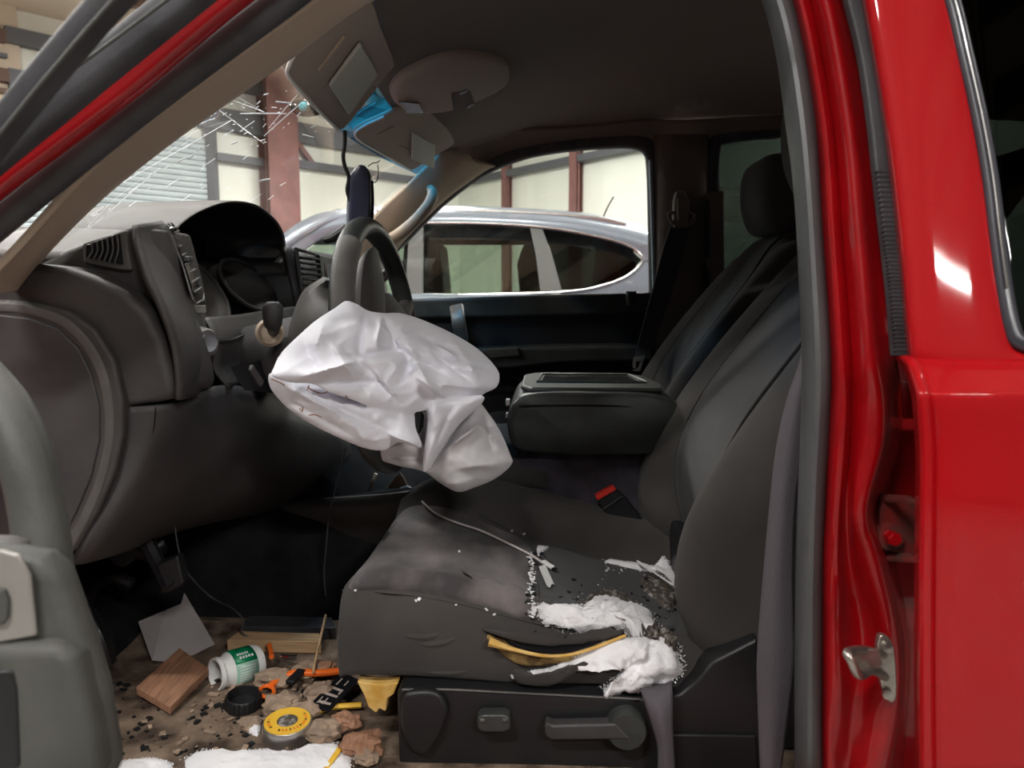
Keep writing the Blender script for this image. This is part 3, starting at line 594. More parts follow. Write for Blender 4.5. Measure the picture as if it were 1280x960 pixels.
mk('firewall', V, Fc, M['carpet'], T, solid=.02)
V, Fc = g_bar(W(-1.2, .74, -.66), W(1.6, .74, -.66), .08, .12); mk('door_sill', V, Fc, M['redj'], T, bevel=.01)
# outer body so that the cab stands on its wheels
V, Fc = g_box(W(.2, 1.55, -.80), (3.2, 1.55, .16)); mk('chassis', V, Fc, M['black'], T, bevel=.02)
V, Fc = g_box(W(-1.62, 1.55, -.46), (1.3, 1.7, .75)); mk('engine_bay', V, Fc, M['red'], T, bevel=.06, bseg=4)
slab('far_body_side', [(300, 480), (1300, 480), (1300, 740), (300, 740)], 2.42, .03, M['red'], T, bevel=.01)
for x in (-1.5, 1.9):
    for y in (.66, 2.2):
        V, Fc = g_lathe([(.05, 0), (.2, 0), (.22, .02), (.36, 0), (.39, .03), (.39, .2), (.36, .24), (.05, .24)], Vector((x, y, .39)), (0, 1, 0), 32); mk('wheel', V, Fc, M['rubber'], T)
V, Fc = g_box(W(1.75, 1.55, -.72), (.9, .5, .12)); mk('frame_rail', V, Fc, M['black'], T)
# --- open driver door in the foreground
dd = slab('driver_door', [(-160, 680), (10, 690), (45, 696), (70, 715), (86, 760), (104, 810), (122, 870), (140, 985), (-160, 985)], .43, .025, M['doorgrey'], T, bevel=.012, bseg=4)
slab('silver_switch_plate', [(-160, 690), (0, 688), (22, 694), (36, 720), (44, 796), (0, 804), (-160, 806)], .424, .004, M['silver'], dd, bevel=.003)
slab('lock_button', [(-12, 736), (4, 738), (9, 750), (8, 774), (2, 782), (-12, 782)], .421, .004, M['doorgrey'], dd, bevel=.001)
slab('lower_panel', [(-160, 812), (40, 806), (72, 806), (92, 830), (110, 900), (124, 985), (-160, 985)], .42, .03, M['doorgrey'], dd, bevel=.01, bseg=4)
slab('door_recess', [(-10, 840), (14, 838), (20, 862), (24, 960), (-10, 980)], .418, .01, M['black'], dd, bevel=.003)
slab('upper_cap', [(-160, 674), (-5, 680), (14, 686), (14, 696), (-160, 700)], .45, .02, M['plastg'], dd, bevel=.004)
V, Fc = g_tube([P(x, y, d) for x, y, d in [(-60, 420, .56), (-25, 462, .54), (8, 510, .52), (33, 575, .50), (48, 645, .49), (56, 720, .48), (60, 780, .48)]], [.012, .014, .0165, .0175, .0175, .018, .018], 14, 6); mk('pull_handle', V, Fc, M['doorgrey'], dd)
V, Fc = g_tube([P(x, y, .46) for x, y in [(-90, 290), (-30, 205), (30, 128), (85, 62), (132, 8), (180, -40), (260, -110)]], 1.0, 0, 6, prof=rect_prof(.0075, .009, .5), up=YU); mk('window_frame', V, Fc, M['rubber'], dd)
V, Fc = g_tube([P(x, y, .45) for x, y in [(-90, 290), (-30, 206), (30, 130), (85, 64), (132, 10), (180, -38)]], .0012, 6, 6); mk('frame_bead', V, Fc, M['doorgrey'], dd)
# passenger belt
V, Fc = g_tube([P(851, 282, 2.27), P(840, 320, 2.25), P(826, 370, 2.23), P(802, 447, 2.19)], [1.0, 1.1, 1.0, .75], 0, 5, prof=rect_prof(.028, .002, .5), up=YU)
pb = thing('passenger_seat_belt', 'dark passenger seat belt hanging from its pillar anchor with metal tongue', 'seat belt', P(802, 460, 2.19))
mk('webbing', V, Fc, M['beltd'], pb)
slab('anchor_cover', [(846, 238), (856, 238), (862, 250), (862, 285), (842, 285), (843, 250)], 2.25, .04, M['liner'], pb, bevel=.006)
V, Fc = g_tube([P(x, y, 2.255) for x, y in [(836, 270), (842, 280), (852, 283), (862, 280), (868, 270), (862, 266), (840, 266)]], .005, 8, 5, True); mk('anchor_ring', V, Fc, M['liner'], pb)
V, Fc = g_tube([P(847, 248, 2.24), P(847, 262, 2.24), P(848, 275, 2.24)], .002, 6, 4); mk('bright_edge', V, Fc, M['silver'], pb)
tg = MB()
for q in ([(792, 446), (806, 444), (805, 451), (791, 452)], [(791, 452), (795, 452), (794, 464), (791, 462)], [(800, 452), (804, 452), (800, 464), (796, 464)], [(791, 460), (800, 460), (799, 464), (791, 464)]):
    tg.add(*g_prism(pxs(q, 2.185), Vector((0, .004, 0))))
tg.mk('tongue', M['chrome'], pb, smooth=False)
# ================================================================ dashboard
D = thing('dashboard', 'dusty charcoal dashboard with air vents, gauge hood and knee panel beside the steering wheel', 'dashboard', W(-.6, 1.0, -.5))
padx = [(-.84, -.03), (-.70, 0), (-.60, 0), (-.53, -.004), (-.50, -.02), (-.495, -.06)]
rows = []
for y, z, xo in ((.90, .045, -.03), (.96, .072, -.01), (.995, .082, 0), (1.03, .088, -.13), (1.2, .09, -.15), (1.40, .09, -.13), (1.45, .093, 0), (1.57, .095, 0), (2.0, .085, 0), (2.28, .06, 0)):
    rows.append([W(x + xo, y, z + dz) for x, dz in padx])
V, Fc, _, _ = g_patch(rows, 4, 5); mk('upper_pad', V, Fc, M['plastg'], D, solid=.01, soff=-1)
# end of the dash, facing the open door
slab('end_panel', [(-90, 350), (0, 333), (40, 329), (80, 333), (118, 345), (152, 362), (182, 388), (202, 425), (214, 470), (218, 498), (190, 505), (157, 511), (152, 560), (138, 612), (116, 655), (92, 692), (-90, 710)], .862, .12, M['plast'], D, bevel=.012, bseg=4, smooth_n=0)
slab('end_cover', [(-90, 376), (0, 374), (40, 377), (85, 388), (118, 412), (142, 450), (153, 500), (153, 545), (143, 590), (122, 640), (92, 690), (-90, 705)], .850, .03, M['plast'], D, bevel=.005, bseg=3)
V, Fc = g_tube([P(x, y, .852) for x, y in [(-90, 388), (0, 384), (40, 388), (80, 402), (108, 428), (127, 462), (137, 505), (137, 550), (127, 598), (108, 645), (85, 685)]], 1.0, 0, 5, prof=rect_prof(.0065, .004, .9), up=YU); mk('cover_ridge', V, Fc, M['plastg'], D)
slab('speaker_recess', [(-90, 398), (0, 393), (36, 397), (72, 410), (98, 436), (114, 468), (124, 508), (124, 550), (114, 595), (95, 640), (74, 680), (-90, 690)], .847, .01, M['plastd'], D, bevel=.003)
# pod with the side window vent
pod = slab('side_pod', [(40, 333), (56, 325), (84, 311), (106, 303), (150, 287), (170, 280), (176, 300), (190, 352), (196, 385), (170, 378), (140, 360), (100, 345), (60, 338)], .90, .14, M['plast'], D, bevel=.008, bseg=4)
slab('side_vent_frame', [(102, 304), (157, 287), (164, 338), (152, 338), (104, 329)], .893, .02, M['plastg'], D, bevel=.003)
sv = slab('side_vent', [(107, 306), (148, 292), (153, 331), (107, 322)], .890, .006, M['gloss'], D, bevel=.001)
for k in range(6):
    u = (k + .6) / 6; a = P(107 + 38 * u + 4, 306 - 13 * u, .888); b = P(104 + 40 * u - 3 + 5, 322 + 8 * u, .888)
    m = MB(); V, Fc = g_tube([a, a.lerp(b, .5) + Vector((.003, 0, 0)), b], .0009, 6, 4); mk('vent_slat', V, Fc, M['plastg'], sv)
# bezel with driver's vent and lamp switch, facing the driver
Lc = cr([P(x, y, d) for x, y, d in [(168, 281, .895), (170, 305, .885), (181, 345, .872), (200, 385, .866), (216, 430, .862), (222, 470, .862), (222, 500, .865)]], 5)
Rc = cr([P(x, y, d) for x, y, d in [(200, 276, 1.0), (216, 292, 1.05), (234, 326, 1.06), (247, 366, 1.06), (257, 405, 1.05), (266, 445, 1.04), (254, 492, 1.0)]], 5)
def bez(u, v):
    f = v * (len(Lc) - 1); i = min(int(f), len(Lc) - 2); q = f - i
    a = Lc[i].lerp(Lc[i + 1], q); b = Rc[i].lerp(Rc[i + 1], q); p = a.lerp(b, u)
    return p + Vector((.006, -.005, 0)) * math.sin(math.pi * u)
nu, nv = 10, 24
V = [bez(i / nu, j / nv) for j in range(nv + 1) for i in range(nu + 1)]
mk('vent_bezel', V, [(j * (nu + 1) + i, j * (nu + 1) + i + 1, (j + 1) * (nu + 1) + i + 1, (j + 1) * (nu + 1) + i) for j in range(nv) for i in range(nu)], M['plast'], D, solid=.006)
off = Vector((.0055, .0012, 0))
def vu(u, v): a_ = .68 - .36 * (v - .06); return a_ + u * (.92 - .22 * (v - .06) - a_)
def bz(u, v, k=1.0): return bez(u, v) + off * k
V, Fc, _, _ = g_patch([[bz(vu(u, v), v, 2) for u in (0, .5, 1)] for v in (.06, .2, .35, .49)], 3, 3); dv = mk('driver_vent', V, Fc, M['gloss'], D, solid=.002)
V, Fc = g_tube([bz(vu(u, v), v, 2.2) for u, v in [(-.1, .06), (.5, .04), (1.1, .06), (1.1, .3), (1.1, .5), (.5, .52), (-.1, .5), (-.1, .3)]], .0012, 6, 4, True); mk('vent_rim', V, Fc, M['plastg'], dv)
for k in range(9):
    v = .09 + .375 * k / 8; V, Fc = g_bar(bz(vu(.05, v), v, 2.6), bz(vu(.95, v), v - .006, 2.6), .0025, .0022); mk('vent_slat', V, Fc, M['plastg'], dv, smooth=False)
V, Fc = g_box(bz(.66, .3, 3), (.010, .012, .008)); mk('vent_tab', V, Fc, M['plastd'], dv, bevel=.002)
V, Fc = g_box(bz(.72, .565, 1), (.006, .02, .010), (0, 0, -.4)); mk('icon_button', V, Fc, M['silver'], D, bevel=.001)
kn = P(249, 428, .985)
V, Fc = g_lathe([(.021, -.01), (.021, .004), (.019, .014), (.017, .017), (.001, .017)], kn, (1, -.45, 0), 28); mk('lamp_switch_knob', V, Fc, M['plastg'], D)
V, Fc = g_lathe([(.0125, .0165), (.012, .020), (.001, .020)], kn, (1, -.45, 0), 24); mk('knob_ring', V, Fc, M['chrome'], D)
# hood over the gauges: an arch, black inside
lip = [(1.00, .062), (1.03, .090), (1.10, .118), (1.20, .142), (1.30, .150), (1.37, .142), (1.425, .126), (1.455, .100), (1.450, .070), (1.43, .055)]
def arch(x, s, dz=0, zc=.06, yc=1.24): return [W(x, yc + (y - yc) * s, zc + (z - zc) * s + dz) for y, z in lip]
V, Fc, _, _ = g_patch([arch(-.80, .75, -.02), arch(-.70, .93, 0), arch(-.60, 1.0), arch(-.52, 1.01), arch(-.503, 1.0), arch(-.505, .96)], 5, 4); mk('gauge_hood', V, Fc, M['plastg'], D)
V, Fc, _, _ = g_patch([arch(-.505, .965), arch(-.54, .94), arch(-.59, .86), arch(-.62, .6)], 5, 4); mk('hood_lining', V, Fc, M['black'], D)
V, Fc = g_box(W(-.75, 1.6, -.1), (.14, 1.3, .34)); mk('dash_core', V, Fc, M['black'], D, smooth=False)
# gauge panel and rings
V, Fc, _, _ = g_patch([[W(x, y, z) for y in (1.0, 1.15, 1.3, 1.47)] for x, z in ((-.64, .06), (-.60, .045), (-.575, 0), (-.55, -.045), (-.53, -.06))], 3, 4); mk('gauge_panel', V, Fc, M['plast'], D, solid=.004)
for yc, zc, ra, rb, m_ in ((1.35, .012, .10, .045, 'plastg'), (1.15, .0, .08, .052, 'plastg')):
    prof = [(1.0, .045), (1.03, .05), (1.0, .052), (.9, .035), (.75, .01), (.0, .008)]
    V = []; n = 28; Fc = []
    for r, h in prof:
        for k in range(n):
            a = 2 * math.pi * k / n; V.append(W(-.585 + h + .10 * (rb * max(r, .001) * -math.sin(a)) / rb * .3, yc + ra * max(r, .001) * math.cos(a), zc + rb * max(r, .001) * math.sin(a)))
    for i in range(len(prof) - 1):
        for k in range(n): Fc.append((i * n + k, i * n + (k + 1) % n, (i + 1) * n + (k + 1) % n, (i + 1) * n + k))
    g_ = mk('gauge', V, Fc, M[m_], D, autos=False)
    V, Fc = g_tube([W(-.535 - .03 * math.sin(a), yc + ra * 1.02 * math.cos(a), zc + rb * 1.02 * math.sin(a)) for a in [2 * math.pi * k / 16 for k in range(16)]], .0035, 6, 3, True); mk('gauge_rim', V, Fc, M['plast'], g_)
# panel under the gauges with the column opening
V, Fc, _, _ = g_patch([[P(x, y, d) for x, y, d in r] for r in [
    [(255, 398, 1.04), (300, 393, 1.2), (345, 386, 1.35), (400, 380, 1.5)], [(264, 415, 1.03), (300, 411, 1.18), (345, 402, 1.33), (400, 395, 1.5)],
    [(267, 440, 1.02), (300, 438, 1.16), (345, 430, 1.32), (400, 420, 1.5)], [(268, 462, 1.02), (300, 457, 1.15), (345, 447, 1.3), (400, 440, 1.5)], [(285, 484, 1.03), (310, 478, 1.16), (345, 465, 1.3), (400, 460, 1.5)]]], 4, 4)
mk('column_panel', V, Fc, M['plast'], D, solid=.004)
V, Fc = g_tube([P(267, 427, 1.015), P(290, 424, 1.11), P(306, 417, 1.18), P(318, 415, 1.23)], .003, 6, 4); mk('panel_gap', V, Fc, M['gloss'], D)
V, Fc, _, _ = g_patch([[P(x, y, d) for x, y, d in r] for r in [[(288, 459, 1.02), (318, 452, 1.12), (346, 448, 1.2)], [(295, 472, 1.02), (322, 470, 1.12), (350, 470, 1.2)], [(306, 488, 1.03), (330, 490, 1.12), (352, 492, 1.2)]]], 3, 3); mk('cubby', V, Fc, M['gloss'], D)
V, Fc = g_bar(P(313, 459, 1.05), P(327, 480, 1.08), .006, .010); mk('release_lever', V, Fc, M['plastg'], D, bevel=.002)
# centre vent, radio, rest of the fascia
V, Fc, _, _ = g_patch([[W(x, y, z) for y in (1.44, 1.6, 1.85, 2.1, 2.28)] for x, z in ((-.50, .085), (-.49, .03), (-.475, -.06), (-.46, -.16), (-.48, -.27), (-.56, -.34))], 4, 4); mk('fascia', V, Fc, M['plastd'], D, solid=.01)
def fas(y, z): return W(-.482 - .10 * (z - .0) + .0, y, z)
cv = MB().add(*g_prism([fas(1.46, .078), fas(1.585, .073), fas(1.585, -.018), fas(1.46, -.022)], Vector((.006, 0, 0)))).mk('centre_vent', M['gloss'], D, smooth=False)
V, Fc = g_tube([fas(y, z) + Vector((.008, 0, 0)) for y, z in [(1.455, .082), (1.59, .078), (1.592, -.024), (1.455, -.028)]], .004, 6, 1, True); mk('vent_rim', V, Fc, M['plastd'], cv)
for k in range(9):
    z = -.016 + k * .0105; V, Fc = g_bar(fas(1.463, z) + Vector((.011, 0, 0)), fas(1.583, z) + Vector((.011, 0, 0)), .008, .0025); mk('vent_slat', V, Fc, M['plastg'], cv, smooth=False)
rd_ = MB().add(*g_prism([fas(1.60, .078), fas(1.83, .073), fas(1.83, -.03), fas(1.60, -.03)], Vector((.008, 0, 0)))).mk('radio', M['plast'], D, bevel=.003)
V, Fc = g_prism([fas(1.63, .062), fas(1.80, .058), fas(1.80, .015), fas(1.63, .012)], Vector((.012, 0, 0))); mk('radio_screen', V, Fc, M['visor'], rd_, smooth=False)
for k in range(5):
    V, Fc = g_prism([fas(1.63 + k * .035, .003), fas(1.655 + k * .035, .003), fas(1.655 + k * .035, -.012), fas(1.63 + k * .035, -.012)], Vector((.013, 0, 0))); mk('radio_button', V, Fc, M['silver'], rd_, smooth=False)
# knee panel
V, Fc, _, _ = g_patch([[P(x, y, d) for x, y, d in r] for r in [
    [(156, 509, .868), (192, 506, .868), (226, 500, .90), (266, 483, 1.0), (300, 485, 1.1), (350, 498, 1.3)],
    [(152, 556, .868), (187, 552, .870), (232, 552, .93), (290, 545, 1.05), (350, 545, 1.2), (430, 545, 1.5)],
    [(138, 612, .868), (163, 610, .872), (208, 612, .95), (265, 605, 1.07), (340, 600, 1.22), (430, 590, 1.5)],
    [(94, 692, .868), (112, 690, .875), (155, 676, .97), (215, 652, 1.08), (290, 640, 1.25), (400, 625, 1.5)],
    [(94, 700, .93), (118, 696, .95), (158, 684, 1.05), (215, 662, 1.15), (290, 645, 1.35), (400, 628, 1.6)]]], 5, 5)
kp = mk('knee_panel', V, Fc, M['plastd'], D, solid=.006, soff=-1)
V, Fc = g_tube([P(x, y, d) for x, y, d in [(158, 512, .864), (190, 509, .864), (194, 516, .865), (188, 550, .866), (163, 610, .868), (128, 660, .872), (106, 690, .874)]], .0012, 6, 5); mk('panel_seam', V, Fc, M['gloss'], D)
# tray at the foot of the dash, pedal gear
V, Fc, _, _ = g_patch([[P(x, y, d) for x, y, d in r] for r in [[(330, 628, 1.36), (400, 624, 1.36), (470, 619, 1.36), (520, 612, 1.36)], [(335, 640, 1.355), (400, 636, 1.35), (470, 634, 1.35), (522, 630, 1.355)], [(340, 700, 1.37), (400, 720, 1.37), (470, 740, 1.37), (525, 740, 1.37)]]], 4, 4)
tr = thing('floor_tray', 'low black plastic tray on the floor hump behind the seat front, with scraps in it', 'tray', P(440, 640, 1.45))
mk('side', V, Fc, M['black'], tr, solid=.006)
V, Fc, _, _ = g_patch([[P(330, 628, 1.36), P(430, 622, 1.36), P(520, 612, 1.36)], [P(350, 616, 1.5), P(440, 612, 1.5), P(520, 604, 1.5)], [P(365, 600, 1.66), P(450, 590, 1.66), P(530, 585, 1.66)]], 3, 3); mk('bottom', V, Fc, M['carpet'], tr, solid=.004)
V, Fc = g_bar(P(461, 616, 1.42), P(470, 592, 1.42), .006, .006); tag(mk('metal_strip', V, Fc, M['steel'], smooth=False), 'thin bright metal strip standing in the black floor tray', 'scrap')
V, Fc = g_prism([P(482, 612, 1.44), P(509, 608, 1.44), P(506, 600, 1.44), (P(500, 591, 1.44)), P(494, 596, 1.44)], Vector((0, .006, 0))); tag(mk('paper_scrap', V, Fc, M['paper'], bevel=.001), 'pale crumpled paper scrap in the tray below the airbag', 'paper')
pg = thing('pedal_gear', 'dark brake pedal and bracket under the dashboard', 'pedal', W(-.6, 1.0, -.55))
V, Fc = g_tube([P(165, 640, 1.1), P(190, 690, 1.08), P(205, 720, 1.06), P(212, 735, 1.05)], .012, 8, 4); mk('pedal_arm', V, Fc, M['black'], pg)
slab('pedal_pad', [(194, 706), (222, 694), (230, 730), (208, 742)], 1.05, .02, M['black'], pg, bevel=.004)
slab('bracket', [(132, 690), (160, 680), (184, 690), (190, 705), (168, 700), (150, 712), (138, 705)], 1.12, .06, M['black'], pg, bevel=.006)
V, Fc = g_tube([P(104, 770, 1.16), P(116, 735, 1.16), P(140, 722, 1.16), P(165, 730, 1.16)], .010, 8, 4); mk('wiring_loom', V, Fc, M['black'], pg)
V, Fc = g_tube([P(104, 770, 1.06), P(118, 800, 1.05), P(132, 832, 1.05)], [.02, .024, .016], 8, 4); mk('carpet_flap', V, Fc, M['black'], pg)
for nm, pts, lb in (('loose_wire', [(218, 640, 1.1), (221, 675, 1.1), (232, 712, 1.1), (262, 745, 1.15), (290, 760, 1.2), (304, 775, 1.2), (302, 790, 1.2), (316, 800, 1.2), (310, 806, 1.2)], 'thin dark wire looping from under the dash down to the pine board'),
                    ('loose_wire', [(432, 560, 1.32), (422, 600, 1.3), (412, 640, 1.3), (408, 680, 1.3), (405, 715, 1.3), (407, 745, 1.3)], 'thin grey wire hanging straight in front of the seat cushion')):
    V, Fc = g_tube(p3(pts), .0014, 6, 5); tag(mk(nm, V, Fc, M['rubber']), lb, 'wire')

# ================================================================ steering wheel
SWc = W(-.262, 1.19, -.085); ti = math.radians(6)
sx, sy, sz = Vector((math.cos(ti), -.06, math.sin(ti))).normalized(), Vector((.06, 1, 0)).normalized(), Vector((-math.sin(ti), 0, math.cos(ti)))
def sw(a, b, h=0): return SWc + sy * a + sz * b + sx * h
SW = thing('steering_wheel', 'worn black steering wheel seen from the side with a deployed airbag', 'steering wheel', SWc)
rim = [sw(.185 * math.cos(a), .185 * math.sin(a)) for a in [2 * math.pi * k / 32 for k in range(32)]]
V, Fc = g_tube(rim, .0165, 14, 3, True); mk('rim', V, Fc, M['vinyl'], SW)
V, Fc = g_tube([sw(.185 * math.cos(a), .185 * math.sin(a), .002) for a in [math.radians(125 + 7 * k) for k in range(14)]], .0178, 14, 3); mk('grip_cover', V, Fc, M['plastg'], SW)
V, Fc = g_lathe([(.02, -.03), (.075, -.02), (.085, 0), (.082, .02), (.06, .035), (.001, .04)], SWc, sx, 28); mk('hub', V, Fc, M['plast'], SW)
for a0, w_ in ((20, .04), (160, .04), (-60, .03), (-120, .03)):
    a = math.radians(a0); r_ = (math.cos(a), math.sin(a))
    V, Fc = g_tube([sw(r_[0] * q, r_[1] * q, .005) for q in (.06, .12, .183)], [.026, .02, .013], 10, 4); mk('spoke', V, Fc, M['plast'], SW)
# hub shell standing above the airbag between the rim halves
V, Fc = g_loft([[P(x, y, d) for x, y, d in r] for r in [
    [(434, 405, 1.10), (450, 400, 1.06), (482, 405, 1.12), (470, 405, 1.2)], [(436, 360, 1.12), (452, 352, 1.08), (481, 362, 1.14), (470, 360, 1.22)],
    [(450, 326, 1.15), (458, 318, 1.12), (476, 330, 1.17), (470, 328, 1.24)], [(464, 312, 1.17), (467, 308, 1.16), (473, 314, 1.18), (470, 315, 1.22)]]], 4, 4)
mk('airbag_cover', V, Fc, M['plast'], SW)
V, Fc = g_loft([[sw(r_ * math.cos(a) * 1.0, r_ * math.sin(a) - .0, h) for a in [2 * math.pi * k / 12 for k in range(12)]] for h, r_ in ((-.02, .05), (-.05, .06), (-.12, .062), (-.2, .055), (-.25, .05))], 2, 3); mk('column_shroud', V, Fc, M['plast'], SW)
# turn lever pointing out of the shroud
V, Fc = g_lathe([(.014, .0), (.0205, .006), (.021, .012), (.017, .016), (.012, .008)], P(337, 416, 1.12), (.4, -1, .1), 24); mk('lever_boot', V, Fc, M['beige'], SW)
V, Fc = g_tube([P(345, 430, 1.2), P(342, 414, 1.12), P(341, 400, 1.06), P(341, 390, 1.03)], [.010, .009, .010, .011], 12, 4); tl = mk('turn_lever', V, Fc, M['black'], SW)
V, Fc = g_tube([P(341, 404, 1.045), P(341, 396, 1.03), P(341, 384, 1.02), P(341, 378, 1.02)], [.0125, .0135, .0135, .008], 14, 4); mk('lever_knob', V, Fc, M['plastd'], tl)
V, Fc = g_tube([P(500, 330, 1.45), P(480, 345, 1.4), P(455, 360, 1.3)], .010, 10, 4); mk('shift_lever', V, Fc, M['black'], SW)

# ================================================================ the deflated airbag
def g_pillow(out, cy, th, K=16, n=6, folds=(), c=None, tilt=None, nz=.003, sc=16):
    ring = [(p.x, p.y) for p in cr([(a, b, 0) for a, b in out], n, True)]; m = len(ring)
    cx, cyy = c or (sum(p[0] for p in ring) / m, sum(p[1] for p in ring) / m); V = []; Fc = []
    def dep(x, y): return cy + (tilt[0] * (x - cx) + tilt[1] * (y - cyy) if tilt else 0)
    def fold(x, y):
        v = 0
        for (x0, y0, x1, y1, w, a) in folds:
            dx, dy = x1 - x0, y1 - y0; L = dx * dx + dy * dy; t = max(0, min(1, ((x - x0) * dx + (y - y0) * dy) / L))
            d = math.hypot(x - x0 - t * dx, y - y0 - t * dy); v += 1.5 * a * math.exp(-abs(d / (w * .75)) ** .85) * min(1, .35 + 3 * min(t, 1 - t))
        return v
    for side in (-1, 1):
        for k in range(K + 1):
            s = k / K
            for a, b in ring:
                x, y = cx + (a - cx) * s, cyy + (b - cyy) * s
                h = th * (max(0, 1 - s ** 2.2) ** .75)
                rdg = 1 - abs(noise.noise(Vector((x / 34 + .4 * y / 34, y / 22, cy * 5)))) * 3
                h += (fold(x, y) + nz * fb((x / sc, y / sc, cy * 9 + side), 1, 2) + .0035 * max(0, rdg) ** 2) * (1 - s ** 6)
                V.append(P(x, y, dep(x, y) + side * max(h, 0.0008)))
        o = 0 if side < 0 else (K + 1) * m
        for k in range(K):
            for i in range(m): Fc.append((o + k * m + i, o + k * m + (i + 1) % m, o + (k + 1) * m + (i + 1) % m, o + (k + 1) * m + i))
    for i in range(m):
        a, b = K * m + i, K * m + (i + 1) % m; Fc.append((a, b, b + (K + 1) * m, a + (K + 1) * m))
    return V, Fc
ab = MB()
A = -.018
ab.add(*g_pillow([(432, 376), (446, 380), (460, 388), (478, 391), (505, 392), (548, 408), (592, 432), (617, 455), (625, 470), (621, 484), (606, 492), (592, 502), (560, 506), (540, 508), (528, 514), (500, 517), (468, 510), (440, 500), (410, 490), (390, 480), (362, 478), (340, 470), (342, 458), (352, 440), (372, 420), (395, 400), (418, 385)],
    1.005, .045, K=30, n=8, c=(480, 455), tilt=(.0011, -.0005), nz=.004, sc=26,
    folds=[(456, 395, 448, 448, 4, A), (478, 395, 500, 440, 6, A * 1.2), (478, 392, 470, 430, 5, -A), (450, 450, 380, 470, 7, -A), (505, 440, 560, 470, 7, A), (560, 410, 600, 478, 9, -A * .7), (510, 430, 545, 500, 6, -A * .9), (520, 450, 500, 478, 5, A), (380, 425, 400, 475, 9, A * .9),
           (400, 480, 470, 478, 8, A), (430, 440, 470, 470, 6, A * .8), (470, 470, 500, 505, 5, A), (540, 440, 590, 478, 5, A * .8), (405, 400, 392, 440, 10, -A), (525, 420, 570, 440, 5, A * .6), (548, 480, 600, 486, 8, -A),
           (470, 400, 505, 436, 3, -A * .6), (506, 436, 512, 470, 3, A * .6), (450, 444, 505, 436, 4, A * .9), (540, 425, 575, 452, 3, -A * .6), (575, 452, 618, 462, 3, A * .6), (415, 430, 440, 470, 4, -A * .7), (470, 465, 498, 500, 3, -A * .7), (520, 470, 560, 500, 5, -A * .9)]))
ab.add(*g_pillow([(338, 466), (365, 470), (400, 482), (450, 500), (500, 506), (516, 510), (520, 535), (527, 560), (500, 553), (480, 563), (455, 560), (425, 548), (392, 532), (362, 512), (344, 494), (336, 480)],
    .975, .035, K=22, n=7, c=(440, 518), tilt=(.0006, -.0002), nz=.005, sc=22,
    folds=[(400, 500, 500, 545, 8, A * .6), (490, 545, 526, 558, 5, -A), (350, 480, 430, 520, 7, -A * .5), (360, 500, 440, 545, 9, A * .5)]))
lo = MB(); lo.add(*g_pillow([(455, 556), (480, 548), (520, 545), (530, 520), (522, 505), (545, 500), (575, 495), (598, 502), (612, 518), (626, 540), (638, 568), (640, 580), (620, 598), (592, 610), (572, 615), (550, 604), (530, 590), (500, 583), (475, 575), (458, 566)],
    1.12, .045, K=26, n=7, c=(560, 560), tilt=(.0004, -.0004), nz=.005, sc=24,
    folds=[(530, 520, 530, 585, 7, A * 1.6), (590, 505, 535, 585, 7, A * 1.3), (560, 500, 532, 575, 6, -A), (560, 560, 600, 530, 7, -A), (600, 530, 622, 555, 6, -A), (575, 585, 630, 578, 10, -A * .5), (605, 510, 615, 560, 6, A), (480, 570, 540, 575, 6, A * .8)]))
ab.add(*g_pillow([(536, 502), (562, 498), (602, 494), (602, 505), (575, 530), (552, 560), (538, 585), (528, 588), (530, 562), (534, 530)], 1.055, .024, K=16, n=5, c=(552, 525), tilt=(.0009, .0004), nz=.002, folds=[(566, 508, 545, 555, 5, A * .5)]))
ab.add(*g_tube([sw(0, -.01, .02), sw(0, -.02, .06).lerp(P(490, 465, 1.06), .5), P(492, 468, 1.05)], [.06, .055, .05], 14, 5))       # its neck on the hub
AB = thing('airbag', 'crumpled white deflated airbag hanging out of the steering wheel', 'airbag', P(480, 520, 1.0))
AU = ab.mk('upper_folds', M['airbag'], AB, autos=False); AL = lo.mk('lower_fold', M['bagshadedirt'], AB, autos=False)
for o in (AU, AL):
    rmd = o.modifiers.new('r', 'REMESH'); rmd.mode = 'VOXEL'; rmd.voxel_size = .0021; rmd.use_smooth_shade = True
    sm = o.modifiers.new('s', 'SMOOTH'); sm.factor = .5; sm.iterations = 1
st_ = MB()
bva = bvh_of(AU)
for pts in ([(384, 484), (392, 489), (402, 492), (410, 490)], [(386, 519), (394, 518), (402, 521)], [(432, 494), (434, 497), (437, 500)], [(374, 510), (378, 514), (379, 508)], [(386, 482), (384, 488)], [(340, 474), (350, 478), (356, 482)]):
    q = []
    for x, y in pts:
        p, nn = hit(bva, x, y)
        if p: q.append(p + nn * .0006)
    if len(q) > 1: V, Fc = g_tube(q, .0007, 5, 3); mk('scorch_mark', V, Fc, M['wood2'], AU)

